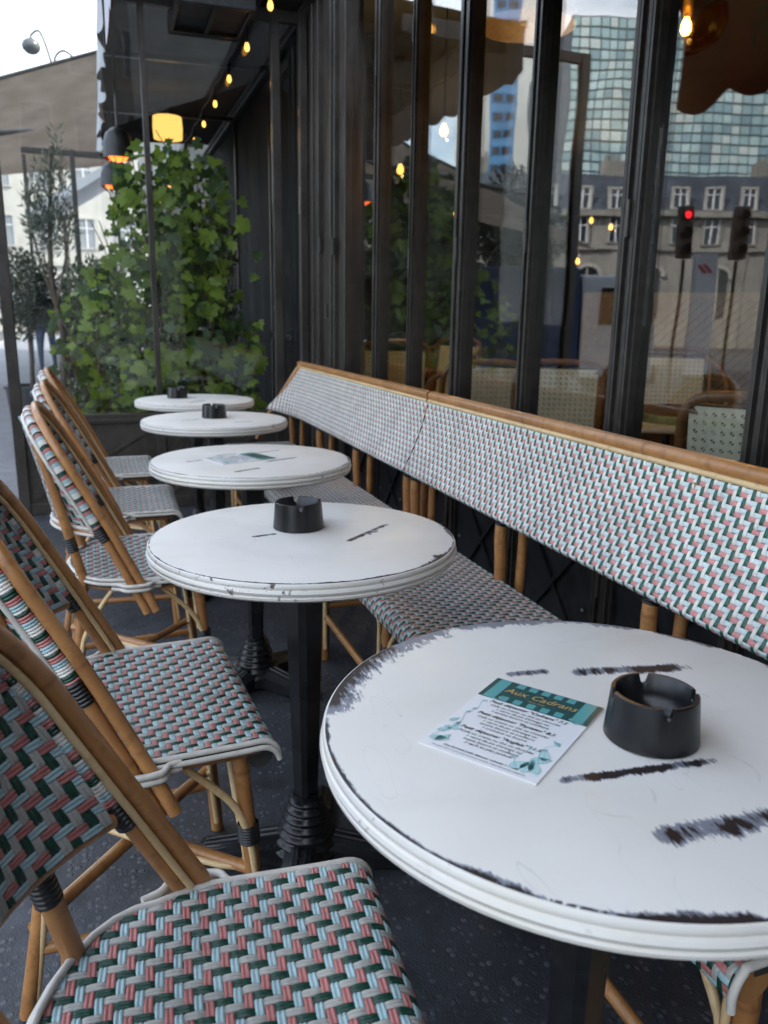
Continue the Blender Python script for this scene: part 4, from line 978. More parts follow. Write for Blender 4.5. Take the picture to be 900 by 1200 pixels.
cafe_table((2.55, 2.95), 'round table with a brass edge inside, nearest to the glass')
cafe_table((3.9, 4.8), 'brass edged table farther inside, behind the nearer one')
cafe_table((2.25, 5.9), 'brass edged table inside near the corner column')
# tan woven screen and dark column inside
M['tan_screen'] = plain('tan_screen', (.30, .21, .10), .6, var=.2, scale=30)
bq = tag(empty('banquette', (4.6, 5.1, .05), rad(-40)), 'tan woven banquette back inside the cafe behind the chairs', 'banquette')
part('seat', 'table_wood', bq, lambda b: b.bx(-1.1, 1.1, -.5, 0, 0, .45), .02); part('backrest', 'tan_screen', bq, lambda b: b.bx(-1.1, 1.1, 0, .08, .42, 1.35), .015)
b = MB()
for i in range(30): b.bar((-1.1+i*.075, -.004, .5), (-1.1+min(i*.075+.8, 2.2), -.004, .5+min(.8, 2.2-i*.075)), .007, .006, up=(0, 1, 0)) if i*.075 < 2.0 else None
b.build('weave_ribs', M['table_wood'], bq, smooth=False)['kind'] = 'stuff'
# lamps inside
M['shade_cream'] = plain('shade_cream', (.78, .64, .46), .7, var=.1)
pl = tag(empty('pendant_lamp', (2.2, 4.10, 2.665)), 'wide cream dome pendant lamp hanging inside behind the glass, top of the picture', 'lamp')
MB().lathe([(.02, .16), (.10, .155), (.20, .12), (.245, .04), (.25, -.02), (.245, -.02), (.238, .035), (.19, .11), (.09, .145), (.02, .15)], (0, 0, 0), 40).build('shade', M['shade_cream'], pl)
MB().lathe([(.001, -.02), (.03, -.01), (.04, .02), (.03, .05), (.015, .08)], (0, 0, 0), 16).build('bulb', M['shade_cream'], pl); MB().tube([(0, 0, .15), (0, 0, .235)], .006, 8).build('cord', M['black_wrap'], pl)
gp = tag(empty('glass_pendant', (2.1, 2.70, 2.22)), 'smoked glass pendant with a bright filament bulb at the upper right', 'lamp')
MB().lathe([(.03, .13), (.09, .11), (.14, .05), (.145, .0), (.12, -.05), (.06, -.085), (.001, -.09), (.001, -.087), (.058, -.082), (.117, -.048), (.142, 0), (.137, .048), (.088, .107), (.03, .127)], (0, 0, 0), 40).build('globe', M['glass_bulb'], gp)
MB().lathe([(.001, -.03), (.012, -.028), (.020, -.012), (.018, .006), (.009, .025), (.008, .03)], (0, 0, 0), 16).build('bulb', M['filament'], gp)
MB().lathe([(.012, .028), (.017, .035), (.017, .09), (.03, .13), (.006, .15)], (0, 0, 0), 16).build('socket', M['brass'], gp); MB().tube([(0, 0, .14), (0, 0, .66)], .004, 8).build('cord', M['black_wrap'], gp)
in_bulb = MB().lathe([(.001, -.05), (.014, -.047), (.024, -.030), (.024, -.014), (.012, .012), (.011, .018)], (0, 0, 0), 14).mesh('bulb', M['bulb_glow'])
for k, (x, y, z, lab) in enumerate(((1.86, 4.36, 2.19, 'bare warm bulb inside, high between two door posts'), (2.03, 5.50, 2.18, 'bare warm bulb inside, left of the highest one'), (3.40, 7.60, 2.20, 'small far warm bulb above the middle doors'), (3.75, 10.6, 2.20, 'smallest warm bulb near the corner column'),
      (5.6, 8.6, 2.35, 'far warm bulb in a cluster behind the wide door post'), (5.4, 7.9, 2.20, 'second far warm bulb in the cluster behind the wide door post'), (5.2, 8.2, 1.85, 'lowest warm bulb of the far cluster'), (5.2, 5.3, 1.55, 'single warm light low at the right inside the cafe'))):
    t = tag(empty('hanging_bulb', (x, y, z)), lab, 'bulb', 'hanging bulbs inside the cafe'); make_obj('bulb', in_bulb, t); make_obj('socket', sock_me, t, (0, 0, .014)); MB().tube([(0, 0, .11), (0, 0, 2.9-z)], .003, 6).build('cord', M['black_wrap'], t)
def point(loc, e, r=.010):
    l = bpy.data.lights.new('lamp_light', 'POINT'); l.energy = e; l.color = (1, .66, .32); l.shadow_soft_size = r
    o = bpy.data.objects.new('lamp_light', l); COL.objects.link(o); o.location = loc
point((1.86, 4.36, 2.125), 4.0); point((2.03, 5.5, 2.115), 5.0); point((2.1, 2.7, 2.17), 3.5); point((3.4, 7.6, 2.135), 5); point((5.4, 7.9, 2.135), 6); point((5.2, 5.3, 1.485), 3.5)

# ------------------------------------------------------------------ plants
def leafmat(name, c, trans=.3, rough=.4):
    t = NT(name); co = t.coord(); oi = t.n('ObjectInfo').outputs['Random']; n1 = t.noise(co, 12, 3)
    k = t.math('ADD', t.math('MULTIPLY', oi, .6), t.math('MULTIPLY', n1, .4))
    col = t.mix(k, tuple(x*.62 for x in c), tuple(min(1, x*1.35) for x in c))
    b = t.n('BsdfPrincipled'); t.l(col, b.inputs['Base Color']); b.inputs['Roughness'].default_value = rough
    tr = t.n('BsdfTranslucent'); t.l(t.mix(.5, col, (c[0]*1.6, c[1]*1.5, c[2]*.8)), tr.inputs[0])
    mx = t.n('MixShader'); mx.inputs[0].default_value = trans; t.l(b.outputs[0], mx.inputs[1]); t.l(tr.outputs[0], mx.inputs[2]); t.l(mx.outputs[0], t.out.inputs[0]); return t.m
M['ivy_mid'] = leafmat('ivy_mid', (.17, .26, .042), .45); M['ivy_light'] = leafmat('ivy_light', (.26, .36, .06), .45); M['ivy_dark'] = leafmat('ivy_dark', (.055, .105, .03))
M['olive'] = leafmat('olive', (.105, .125, .085), .2, .5); M['bush'] = leafmat('bush', (.035, .062, .028), .2); M['street_leaf'] = leafmat('street_leaf', (.045, .062, .035), .2)
M['bark'] = plain('bark', (.10, .075, .05), .85, var=.3, scale=20, bstr=.5); M['soil'] = plain('soil', (.03, .022, .016), .9, var=.3, scale=30)
M['planter'] = plain('planter', (.04, .04, .042), .5, var=.2, scale=15)
def ivy_leaf(curl, mat):
    ang = [(-90, .05), (-115, .36), (-150, .42), (-178, .52), (152, .40), (128, .62), (108, .52), (90, .95), (72, .52), (52, .62), (28, .40), (-2, .52), (-30, .42), (-65, .36)]
    V = [(0, 0, 0)]+[(r*math.cos(rad(a)), r*math.sin(rad(a)), curl*(r**2)*(1.2 if abs(math.cos(rad(a))) > .5 else -.6)) for a, r in ang]
    n = len(ang); return MB().add(V, [(0, i+1, (i+1) % n+1) for i in range(n)]).mesh('leaf', M[mat], True, 80)
ivy_me = [ivy_leaf(c, m) for m in ('ivy_mid', 'ivy_light', 'ivy_dark', 'ivy_mid', 'ivy_light') for c in (.18, -.15)]
pb = tag(empty('planter_box', (.42, 5.42, 0)), 'long dark planter box behind the glass screen holding the ivy', 'planter')
part('box', 'planter', pb, lambda b: (b.bx(-.72, .62, -.22, .22, 0, .44), b.bx(-.735, .635, -.235, .235, .40, .45)), .006); part('soil', 'soil', pb, lambda b: b.bx(-.69, .59, -.19, .19, .45, .456))
ivy = tag(empty('ivy_plant', (.42, 5.42, .45)), 'tall bright green ivy climbing behind the glass screen', 'plant')
def ivy_top(x): return 1.05 if x < -.2 else (1.2+(x+.2)*2.0 if x < .2 else 2.0+.18*math.sin((x-.2)*4.5)) if x < .7 else 2.15-(x-.7)*1.6
rows = []
tries = 0
while len(rows) < 1150 and tries < 20000:
    tries += 1; x = random.uniform(-.28, 1.0); z = random.uniform(.50, 2.2)
    if z > ivy_top(x)+random.gauss(0, .07) or (x > .82 and z > 1.0 and random.random() < .75) or (x > .7 and 1.15 < z < 1.9 and random.random() < .4) or (x < .12 and random.random() < .62) or math.sin(x*23+z*9)+math.sin(z*17-x*7) > 1.45: continue
    dep = random.random()**1.5
    rows.append((x, 5.20+.42*dep+.05*random.random(), z, dep))
rows.sort(key=lambda r: r[1]); N_IND = 290
jv = []; jf = []; jm = []; base = 0
for i, (x, y, z, dep) in enumerate(rows):
    sc = random.choice((random.uniform(.03, .05), random.uniform(.045, .075), random.uniform(.06, .105)))*(1.1 if i < N_IND else .9); me = random.choice(ivy_me[:4] if dep > .35 else ivy_me[2:])
    rot = Matrix.Rotation(random.gauss(0, .5), 4, 'Y')@Matrix.Rotation(rad(90)+random.gauss(-.25, .45), 4, 'X')@Matrix.Rotation(math.pi+random.gauss(0, .7), 4, 'Z')
    if i < N_IND:
        o = bpy.data.objects.new('leaf', me); COL.objects.link(o); o.parent = ivy
        o.matrix_local = Matrix.Translation((x-.42, y-5.42, z-.45))@rot@Matrix.Scale(sc, 4)
    else:
        mt = Matrix.Translation((x-.42, y-5.42, z-.45))@rot@Matrix.Scale(sc, 4)
        for v in me.vertices: jv.append(tuple(mt@v.co))
        for p in me.polygons: jf.append(tuple(q+base for q in p.vertices)); jm.append(random.choice((0, 0, 1, 2)) if p.index == 0 else jm[-1])
        base = len(jv)
b = MB(); b.add(jv, jf); b.mi = jm; b.build('inner_leaves', [M['ivy_dark'], M['ivy_mid'], M['ivy_light']], ivy)['kind'] = 'stuff'
b = MB()
for k in range(26):
    x = random.uniform(-.65, .5); p = [(x, random.uniform(-.1, .1), 0)]; h = 0
    while h < ivy_top(x+.42)-.55:
        h += .18; x = min(.5, max(-.66, x+random.gauss(0, .05))); p.append((x, random.uniform(-.12, .12), h))
    if len(p) > 2: b.tube(p, [.006, .003], 6, sm=3)
b.build('stems', M['bark'], ivy)['kind'] = 'stuff'
def crown_mesh(name, blobs, n, L, W, mats, up=.3, seed=1):
    g = np.random.default_rng(seed); wts = np.array([b[3]*b[4]*b[5] for b in blobs]); wts = wts/wts.sum(); ch = g.choice(len(blobs), n, p=wts)
    B = np.array(blobs)[ch]; d = g.normal(size=(n, 3)); d /= np.linalg.norm(d, axis=1)[:, None]; r = g.random(n)**.45
    P = B[:, :3]+d*B[:, 3:6]*r[:, None]
    a = d*.7+g.normal(size=(n, 3))*.8+np.array([0, 0, up]); a /= np.linalg.norm(a, axis=1)[:, None]
    w = np.cross(a, g.normal(size=(n, 3))); w /= np.linalg.norm(w, axis=1)[:, None]; nn = np.cross(a, w)
    s = (g.random(n)*.6+.7)[:, None]
    V = np.stack([P, P+a*L*.45*s+w*W*s+nn*W*.3*s, P+a*L*s, P+a*L*.45*s-w*W*s+nn*W*.3*s], 1).reshape(-1, 3)
    F = np.arange(4*n).reshape(n, 4); return fast_mesh(name, V, F, mats, g.integers(0, len(mats), n), True)
def tree(name, loc, label, cat, group, trunk, blobs, n, L, W, mats, limbs=(), up=.3, seed=1):
    t = tag(empty(name, loc), label, cat, group); b = MB(); b.tube(trunk[0], trunk[1], 10, sm=4)
    for p, r in limbs: b.tube(p, r, 7, sm=4)
    b.build('trunk', M['bark'], t)
    make_obj('crown', crown_mesh('crown', blobs, n, L, W, mats, up, seed), t)['kind'] = 'stuff'
    return t
# potted olive and clipped shrubs past the screen
def pot(loc, r, h, label):
    t = tag(empty('plant_pot', loc), label, 'planter', 'dark pots past the screen')
    MB().lathe([(r*.8, 0), (r*.84, .01), (r, h-.03), (r*1.06, h-.03), (r*1.06, h), (r*.95, h), (r*.93, h-.04), (.01, h-.04)], (0, 0, 0), 24).build('pot', M['planter'], t)
pot((-.30, 7.0, 0), .24, .55, 'dark pot under the tall silvery olive tree'); pot((-.62, 8.3, 0), .24, .5, 'dark pot under the round clipped shrub at the left edge'); pot((.0, 8.0, 0), .22, .5, 'dark pot under the loose dark shrub beside the ivy')
tree('olive_tree', (-.30, 7.0, .5), 'tall slender silvery olive tree past the glass screen', 'tree', 'potted plants past the screen', ([(0, 0, 0), (.03, 0, .5), (-.02, .02, 1.0), (.05, 0, 1.9)], [.03, .012]),
     [(.02, 0, 1.30, .20, .18, .22), (-.10, 0, 1.42, .10, .12, .25), (.07, 0, 1.62, .10, .10, .28), (.10, 0, 1.90, .055, .05, .22), (-.02, .0, 1.65, .08, .08, .22)], 1500, .060, .0062, [M['olive']],
     [([(0, 0, .7), (.12, 0, 1.2), (.16, 0, 1.5)], [.012, .004]), ([(0, 0, .7), (-.12, .03, 1.2), (-.16, 0, 1.6)], [.012, .004])], 1.1, 3)
tree('clipped_shrub', (-.62, 8.3, .46), 'round dark clipped shrub at the left edge past the screen', 'shrub', 'potted plants past the screen', ([(0, 0, 0), (.01, 0, .4), (0, 0, .8)], [.025, .012]),
     [(0, 0, .98, .34, .32, .30), (.08, 0, .75, .22, .22, .2), (-.05, 0, .62, .2, .2, .16)], 4200, .035, .011, [M['bush'], M['bush'], M['olive']], (), .3, 4)
tree('loose_shrub', (.0, 8.0, .46), 'loose dark shrub between the ivy and the clipped shrub', 'shrub', 'potted plants past the screen', ([(0, 0, 0), (-.02, 0, .4), (.02, 0, .9)], [.025, .01]),
     [(.0, 0, .95, .30, .26, .25), (-.12, 0, .72, .22, .2, .2), (.12, 0, .70, .24, .2, .22)], 2600, .048, .013, [M['bush'], M['ivy_dark']], (), .3, 5)
tree('low_shrub', (-.12, 5.62, .40), 'low leafy shrub at the foot of the ivy behind the chairs', 'shrub', 'potted plants past the screen', ([(0, 0, 0), (0, 0, .2)], [.012, .006]),
     [(0, 0, .12, .22, .14, .14), (.15, 0, .16, .18, .12, .15), (-.12, 0, .06, .14, .12, .12)], 700, .055, .016, [M['olive'], M['ivy_mid']], (), .5, 6)

tree('leafy_hedge', (.30, 6.15, 0), 'dark leafy hedge standing behind the ivy', 'hedge', 'potted plants past the screen', ([(0, 0, 0), (.02, 0, .4), (0, 0, .9)], [.02, .01]),
     [(.0, 0, .62, .50, .20, .42), (.35, 0, 1.10, .34, .18, .50), (-.18, 0, 1.05, .30, .18, .36), (.45, 0, 1.65, .24, .16, .36), (.12, 0, 1.55, .20, .15, .28)], 6500, .060, .019, [M['ivy_dark'], M['bush'], M['ivy_mid']], (), .2, 9)
# ------------------------------------------------------------------ next terrace: taupe canopy, its frame, far street
tc_ = tag(empty('taupe_canopy', (0, 9.5, 0)), 'taupe canvas canopy of the next terrace at the upper left', 'canopy')
part('canvas', 'canvas_taupe', tc_, lambda b: sheet_slab(b, (-3.6, 0, 2.10), (.22, 0, 2.70), (.30, 2.5, 4.48), (-3.6, 2.5, 3.05), .006, 14, 8, .06), smooth=True)
part('bar', 'frame', tc_, lambda b: b.tube([(-3.4, 1.0, 2.86), (.10, 1.0, 3.22)], .035, 8))
part('edge_bar', 'frame', tc_, lambda b: b.tube([(-3.6, 2.5, 3.06), (.30, 2.5, 4.49)], .03, 8))
part('post', 'frame', tc_, lambda b: b.bx(-.165, -.115, -.15, -.10, 0, 2.80), .004); part('beam', 'frame', tc_, lambda b: b.bx(-.62, .40, -.145, -.105, 2.735, 2.79)); part('post', 'frame', tc_, lambda b: b.bx(-.615, -.58, -.14, -.10, 2.05, 2.72))
M['globe'] = plain('globe', (.10, .105, .11), .25, var=.1, scale=5)
lp = tag(empty('street_lamp', (-.82, 30, -.004)), 'tall street lamp with two round heads against the white sky', 'street lamp')
MB().tube([(0, 0, 0), (0, 0, 1), (0, 0, 8.9)], [.11, .06, .045], 12).build('post', M['frame'], lp)
for s, dz in ((-1, .35), (1, -.12)):
    MB().tube([(0, 0, 8.5), (s*.08, 0, 9.1), (s*.32, 0, 9.45+dz), (s*.56, 0, 9.35+dz), (s*.60, 0, 9.22+dz)], .04, 8, sm=6).build('arm', M['frame'], lp)
    hd = MB().lathe([(.03, .22), (.10, .19), (.24, .10), (.29, -.02), (.27, -.14), (.16, -.25), (.001, -.30)], (s*.60, 0, 9.05+dz), 24).build('head', M['globe'], lp)
M['tent'] = plain('tent', (.72, .73, .75), .6, var=.06, scale=2)
tn = tag(empty('white_marquee', (-.55, 22, -.004)), 'small white marquee roof far down the street', 'tent')
part('roof', 'tent', tn, lambda b: (sheet_slab(b, (-.9, 0, 3.55), (1.3, 0, 4.95), (1.3, 3, 4.95), (-.9, 3, 3.55), .22, 6, 4)))
for x in (-.85, 1.2): part('post', 'frame', tn, lambda b: b.bx(x-.04, x+.04, 0, .08, 0, 3.6 if x < 0 else 4.7))
def facade_windows(parent, xs, zs, w, h, y, mat_s='stone_pale', fr=.12, pane='pane'):
    b = MB(); b.bx(-w/2-fr, w/2+fr, -.10, .0, -h/2-fr*.6, -h/2); b.bx(-w/2-fr, w/2+fr, -.10, 0, h/2, h/2+fr); b.bx(-w/2-fr, -w/2, -.08, 0, -h/2, h/2); b.bx(w/2, w/2+fr, -.08, 0, -h/2, h/2)
    sm = b.mesh('window', M[mat_s], False); p = MB().bx(-w/2, w/2, -.03, .0, -h/2, h/2).mesh('pane', M[pane], False)
    q = MB(); q.bx(-.04, .04, -.06, -.03, -h/2, h/2); q.bx(-w/2, -w/2+.05, -.055, -.03, -h/2, h/2); q.bx(w/2-.05, w/2, -.055, -.03, -h/2, h/2); q.bx(-w/2, w/2, -.05, -.03, h*.18, h*.18+.05); sash = q.mesh('sash', M['tent'], False)
    for z in zs:
        for x in xs:
            o = make_obj('window', sm, parent, (x, y, z)); make_obj('pane', p, o); make_obj('sash', sash, o)
fb = tag(empty('pale_building', (-4.0, 62, 0)), 'pale stone building closing the far end of the street', 'building')
part('wall', 'stone_pale', fb, lambda b: (b.bx(-16, 9, 0, 12, -.1, 13.5), b.bx(-16.2, 9.2, -.3, 0, 13.2, 13.6), b.bx(-16.1, 9.1, -.15, 0, 4.4, 4.7)))
part('roof', 'slate', fb, lambda b: b.bx(-15.6, 8.6, .4, 11, 13.6, 15.5)); facade_windows(fb, np.arange(-14.5, 9, 2.6), (2.4, 6.6, 10.4), 1.1, 1.9, -.005, 'stone_pale', .12, 'pane_hazed')
# passers-by
def person(loc, rz, label, top, legs, stride=.18, hair='wood_dark'):
    me = bpy.data.meshes.new('person'); V = []; E = []; R = []
    def v(p, r): V.append(p); R.append(r); return len(V)-1
    pel = v((0, 0, .95), (.15, .11)); sp = v((0, .0, 1.15), (.135, .10)); ch = v((0, .01, 1.35), (.165, .11)); nk = v((0, 0, 1.50), (.055, .055)); hb = v((0, .02, 1.58), (.07, .08)); hc = v((0, .025, 1.66), (.08, .095)); ht_ = v((0, .02, 1.74), (.05, .06))
    E += [(pel, sp), (sp, ch), (ch, nk), (nk, hb), (hb, hc), (hc, ht_)]
    for s in (-1, 1):
        d = s*stride
        hp = v((s*.09, 0, .90), (.09, .09)); kn = v((s*.10, d*.55+.03, .50), (.062, .062)); an_ = v((s*.10, d-.02, .09), (.042, .042)); to = v((s*.115, d+.14, .035), (.04, .034))
        E += [(pel, hp), (hp, kn), (kn, an_), (an_, to)]
        sh = v((s*.19, 0, 1.41), (.062, .06)); el = v((s*.245, -d*.25-.03, 1.13), (.045, .045)); wr = v((s*.25, -d*.5+.07, .90), (.032, .032)); hn = v((s*.25, -d*.5+.10, .82), (.026, .036)); fi = v((s*.245, -d*.5+.12, .75), (.014, .026))
        E += [(ch, sh), (sh, el), (el, wr), (wr, hn), (hn, fi)]
    me.from_pydata(V, E, []); o = bpy.data.objects.new('person', me); COL.objects.link(o)
    o.modifiers.new('skin', 'SKIN'); sd = o.modifiers.new('sub', 'SUBSURF'); sd.levels = sd.render_levels = 2
    for i, r in enumerate(R): me.skin_vertices[0].data[i].radius = r
    me.skin_vertices[0].data[0].use_root = True
    bpy.context.view_layer.update(); nm = bpy.data.meshes.new_from_object(o.evaluated_get(bpy.context.evaluated_depsgraph_get()))
    bpy.data.objects.remove(o)
    for m in (legs, top, 'skin_tone', hair, 'black_wrap'): nm.materials.append(M[m])
    for p in nm.polygons:
        c = p.center; p.use_smooth = True
        p.material_index = 4 if c.z < .10 else 2 if (abs(c.x) > .19 and c.z < .89) else 0 if c.z < .93 else 1 if c.z < 1.49 else 3 if (c.z > 1.69 or c.y < .0) else 2
    tag(make_obj('person', nm, None, (*loc, -.004), (0, 0, rad(rz))), label, 'person', 'people on the far pavement')
M['skin_tone'] = plain('skin_tone', (.45, .27, .19), .5, var=.1); M['jeans'] = plain('jeans', (.06, .09, .16), .8, var=.2); M['black_cloth'] = plain('black_cloth', (.018, .018, .02), .8); M['blue_cloth'] = plain('blue_cloth', (.10, .18, .30), .8)
person((-1.33, 19.5), 10, 'person in a blue top and jeans far down the pavement, farthest left', 'blue_cloth', 'jeans')
person((-.98, 17.5), 170, 'person in jeans and a dark jacket walking beside the dark post', 'black_cloth', 'jeans', .15)
person((-.50, 15.5), 20, 'person in dark jacket and dark trousers behind the shrubs', 'black_cloth', 'black_cloth', .2)
person((-.22, 15.9), 160, 'person in black beside the other one in dark clothes', 'black_cloth', 'black_cloth', .12)

# ------------------------------------------------------------------ across the street (seen mirrored in the doors)
PSI = .3409; CP, SP = math.cos(PSI), math.sin(PSI)
def across(e1, d): return (2*FX-(e1*CP+d*SP), -e1*SP+d*CP)          # place of a thing whose mirror image stands at (e1, d)
hx, hy = across(0, 45)
hb_ = tag(empty('station_building', (hx, hy, -.12), PSI), 'long stone building with a slate mansard roof, mirrored in the doors', 'building')
part('wall', 'stone', hb_, lambda b: (b.bx(-34, 2, 0, 14, 0, 6.85), b.bx(-34.2, 2.2, -.35, 0, 6.75, 7.05), b.bx(-34.1, 2.1, -.18, 0, 5.05, 5.25), [b.bx(x-.18, x+.18, -.08, 0, 0, 5.05) for x in np.arange(-33, 2, 3.5)]))
b = MB(); b.add([(-34, 0, 7.05), (2, 0, 7.05), (2, 1.3, 9.1), (-34, 1.3, 9.1), (-34, 13, 7.05), (2, 13, 7.05), (2, 11.7, 9.1), (-34, 11.7, 9.1)], [(0, 1, 2, 3), (5, 4, 7, 6), (3, 2, 6, 7), (1, 5, 6, 2), (4, 0, 3, 7)])
rf = b.build('roof', M['slate'], hb_, smooth=False)
for x in (-29, -21, -12.5, -5): part('chimney', 'stone', rf, lambda b: (b.bx(x-.5, x+.5, 3, 3.8, 9, 10.2), [b.bx(x-.4+.3*i, x-.25+.3*i, 3.3, 3.5, 10.2, 10.5) for i in range(3)]))
xs = np.arange(-33, 2, 1.75)
facade_windows(hb_, xs, (6.05,), .75, 1.2, -.005, 'stone'); facade_windows(hb_, xs, (7.72,), .7, 1.0, .12, 'stone_pale')
b = MB(); w, h = 1.0, 2.6
poly = [(-w/2, 0), (w/2, 0)]+[(w/2*math.cos(a), h-w/2+w/2*math.sin(a)) for a in np.linspace(0, math.pi, 9)]
n = len(poly); b.add([(x, -.04, z) for x, z in poly]+[(x, .0, z) for x, z in poly], [tuple(range(n))]+[(i, n+i, n+(i+1) % n, (i+1) % n) for i in range(n)]); pm = b.mesh('pane', M['pane'], False)
b = MB()
for k in range(8):
    a0, a1 = math.pi*k/8, math.pi*(k+1)/8; b.bar((w*.62*math.cos(a0), -.08, h-w/2+w*.62*math.sin(a0)), (w*.62*math.cos(a1), -.08, h-w/2+w*.62*math.sin(a1)), .16, .14, up=(0, 1, 0))
b.bx(-.04, .04, -.08, -.04, 0, h); am_ = b.mesh('arched_window', M['stone_pale'], False)
for x in np.arange(-32, 2, 3.5):
    o = make_obj('arched_window', am_, hb_, (x+.2, -.005, 1.6)); make_obj('pane', pm, o)
# glass tower
gx, gy = across(0, 92)
gt = tag(empty('glass_tower', (gx, gy, -.12), PSI), 'big gridded glass office tower mirrored at the upper right', 'building')
part('core', 'slate', gt, lambda b: b.bx(-56, -18.6, .12, 24, 0, 32))
M['tower_a'] = plain('tower_a', (.36, .52, .54), .18, var=.15, scale=.3, spec=.7); M['tower_b'] = plain('tower_b', (.48, .64, .65), .2, var=.15, scale=.3, spec=.7); M['tower_c'] = plain('tower_c', (.26, .40, .44), .15, var=.2, scale=.3, spec=.7); M['tower_d'] = plain('tower_d', (.60, .70, .68), .3, var=.1, scale=.3)
b = MB()
for i in range(38):
    for j in range(26):
        x = -55.9+i*.98; z = 6.2+j*.99; m = random.choice((0, 0, 1, 1, 2, 3)); b.bx(x+.07, x+.91, 0, .12, z+.09, z+.90, mi=m)
b.build('panes', [M['tower_a'], M['tower_b'], M['tower_c'], M['tower_d']], gt, smooth=False)['kind'] = 'stuff'
bx_, by_ = across(0, 120)
bt = tag(empty('blue_tower', (bx_, by_, -.12), PSI), 'white tower with blue window strips mirrored in the middle doors', 'building')
M['tower_white'] = plain('tower_white', (.62, .62, .60), .6, var=.05, scale=.3); M['tower_blue'] = plain('tower_blue', (.05, .17, .38), .2, var=.2, scale=.5); M['tower_blue2'] = plain('tower_blue2', (.10, .26, .48), .2, var=.2, scale=.5)
part('core', 'tower_white', bt, lambda b: b.bx(-20.2, -10.4, 0, 16, 0, 62)); 
wp = MB().bx(-1.6, 1.6, -.12, -.05, 0, 1.25).mesh('window', M['tower_blue'], False); wq = MB().bx(-.55, .55, -.14, -.12, .15, 1.05).mesh('pane', M['pane'], False); wr_ = MB().bx(-.5, .5, -.12, -.05, 0, 1.25).mesh('window', M['tower_blue2'], False)
part('blue_strip', 'tower_blue2', bt, lambda b: b.bx(-17.4, -13.6, -.05, 0, 18, 62)); part('blue_strip', 'tower_blue2', bt, lambda b: b.bx(-11.7, -10.5, -.05, 0, 18, 62))
for j in range(18):
    z = 19+j*2.3; o = make_obj('window', wp, bt, (-15.5, 0, z)); make_obj('pane', wq, o, (-.7, 0, 0)); make_obj('pane', wq, o, (.75, 0, 0)); make_obj('window', wr_, bt, (-11.1, 0, z))
rb = tag(empty('added_building', (-6, -34, -.12)), 'stone building added behind the viewer, out of the picture, to darken the glass screen', 'building')  # unseen, added to darken what the glass screen reflects
part('wall', 'stone', rb, lambda b: (b.bx(-14, 16, -12, 0, 0, 17), b.bx(-14.2, 16.2, 0, .3, 16.6, 17))); facade_windows(rb, np.arange(-13, 16, 2.4), (2.5, 6.2, 9.8, 13.4), 1.1, 2.0, .09)
# street trees, lights, sign, truck
def st_tree(e1, d, label, seed, h=1.):
    x, y = across(e1, d)
    tree('street_tree', (x, y, -.13), label, 'tree', 'street trees mirrored in the doors', ([(0, 0, 0), (.05, 0, 1.0), (0, .05, 2.2*h), (.05, 0, 3.4*h)], [.11, .04]),
         [(0, 0, 2.6*h, .9, .9, .9*h), (.5, .2, 3.2*h, .7, .7, .7*h), (-.5, -.1, 3.1*h, .7, .7, .7*h), (.1, 0, 1.7*h, .8, .8, .7*h), (0, .1, 3.8*h, .6, .6, .6*h)], 6500, .11, .035, [M['street_leaf'], M['bush']],
         [([(0, 0, 1.8*h), (.4, .1, 2.5*h), (.7, .2, 3.2*h)], [.05, .015]), ([(0, 0, 1.8*h), (-.4, -.1, 2.5*h), (-.6, -.1, 3.1*h)], [.05, .015])], .3, seed)
st_tree(2.6, 17.5, 'leafy street tree mirrored behind the slim door post', 11); st_tree(.7, 19, 'leafy street tree mirrored left of the other one', 12); st_tree(10.5, 19, 'dark street tree mirrored at the far right', 13, .8)
def rot_at(e1, d): return across(e1, d)
M['signal_brown'] = plain('signal_brown', (.10, .075, .06), .6); M['signal_red'] = emit('signal_red', (1., .02, .03), 2.2)
for e1, lab in ((5.25, 'traffic light with its red lamp lit, mirrored in the right door'), (6.2, 'second traffic light without a lit lamp, mirrored at the right')):
    x, y = across(e1, 15); t = tag(empty('traffic_light', (x, y, -.12), PSI), lab, 'traffic light', 'traffic lights across the street')
    MB().tube([(0, 0, 0), (0, 0, 2.4)], .03, 10).build('pole', M['frame_dark'], t); part('housing', 'signal_brown', t, lambda b: b.bx(-.12, .12, -.10, .10, 2.42, 3.30), .02)
    for k in range(3):
        part('visor', 'frame_dark', t, lambda b: b.tube([(0, -.10, 3.14-.28*k), (0, -.20, 3.14-.28*k)], .085, 14, caps=False)); part('lens', 'signal_red' if (k == 0 and e1 < 6) else 'black_wrap', t, lambda b: b.tube([(0, -.099, 3.14-.28*k), (0, -.115, 3.14-.28*k)], .06, 16), smooth=True)
x, y = across(5.85, 15.4); sg = tag(empty('sign_pylon', (x, y, -.12), PSI), 'tall white sign pylon with a small red mark, mirrored at the right', 'sign')
part('panel', 'tent', sg, lambda b: b.bx(-.22, .22, 0, .12, .3, 2.55), .01); part('foot', 'frame_dark', sg, lambda b: b.bx(-.2, .2, .01, .11, 0, .3))
M['sign_red'] = plain('sign_red', (.55, .03, .06), .4); part('mark', 'sign_red', sg, lambda b: (b.bar((-.12, -.004, 2.22), (.02, -.004, 2.36), .05, .008, up=(0, 1, 0)), b.bar((-.02, -.004, 2.20), (.12, -.004, 2.34), .05, .008, up=(0, 1, 0))))
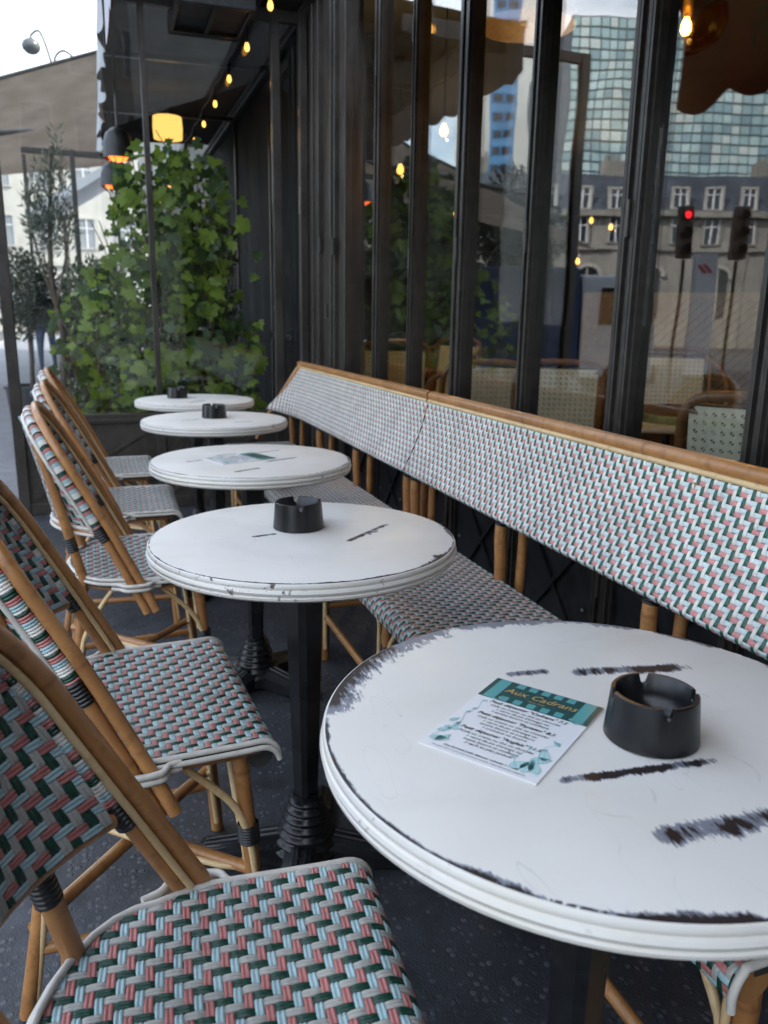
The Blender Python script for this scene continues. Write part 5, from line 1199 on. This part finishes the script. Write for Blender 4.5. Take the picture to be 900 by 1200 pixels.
M['truck_blue'] = plain('truck_blue', (.03, .055, .14), .35, var=.1, scale=2); M['truck_white'] = plain('truck_white', (.70, .72, .74), .3, var=.05, scale=2)
x, y = across(3.1, 14.5); tk = tag(empty('delivery_truck', (x, y, -.13), PSI), 'white cab and dark blue box truck mirrored beside the wide door post', 'truck')
b = MB(); prof = [(-1.35, .35), (-1.35, 1.15), (-1.22, 1.95), (-1.05, 2.05), (-.05, 2.05), (-.05, .35)]; n = len(prof)
b.add([(x_, -.95, z) for x_, z in prof]+[(x_, .95, z) for x_, z in prof], [tuple(range(n)), tuple(range(2*n-1, n-1, -1))]+[(i, n+i, n+(i+1) % n, (i+1) % n) for i in range(n)]); b.build('cab', M['truck_white'], tk, smooth=False, bevel=.04)
part('cargo_box', 'truck_blue', tk, lambda b: b.bx(.0, 3.2, -1.0, 1.0, .55, 2.15), .02); part('side_window', 'pane', tk, lambda b: b.bx(-1.08, -.35, -.965, -.95, 1.25, 1.85)); part('windscreen', 'pane', tk, lambda b: b.bar((-1.365, 0, 1.22), (-1.25, 0, 1.88), 1.6, .02, up=(1, 0, 0)))
part('bumper', 'frame_dark', tk, lambda b: b.bx(-1.42, -1.3, -.95, .95, .3, .6), .02); part('mirror', 'frame_dark', tk, lambda b: b.bx(-1.25, -1.15, -1.12, -.98, 1.3, 1.65), .02); part('headlight', 'globe', tk, lambda b: b.bx(-1.38, -1.34, -.85, -.55, .75, .95))
for wx in (-.85, 2.4):
    for s in (-1, 1):
        wl = MB().tube([(wx, s*.80, .36), (wx, s*1.0, .36)], .36, 20).build('wheel', M['black_wrap'], tk); MB().tube([(wx, s*.99, .36), (wx, s*1.012, .36)], .2, 14).build('rim', M['steel'], wl)

# scrap of paper dropped by the nearest table's foot
b = MB(); b.add([(-.018, -.01, .001), (.012, -.014, .004), (.02, .006, .001), (.004, .016, .007), (-.016, .010, .002), (0, 0, .010)], [(0, 1, 5), (1, 2, 5), (2, 3, 5), (3, 4, 5), (4, 0, 5)])
tag(b.build('paper_scrap', M['card'], None, (.355, .92, .001), (0, 0, .4)), 'tiny crumpled scrap of white paper on the dark floor', 'litter')
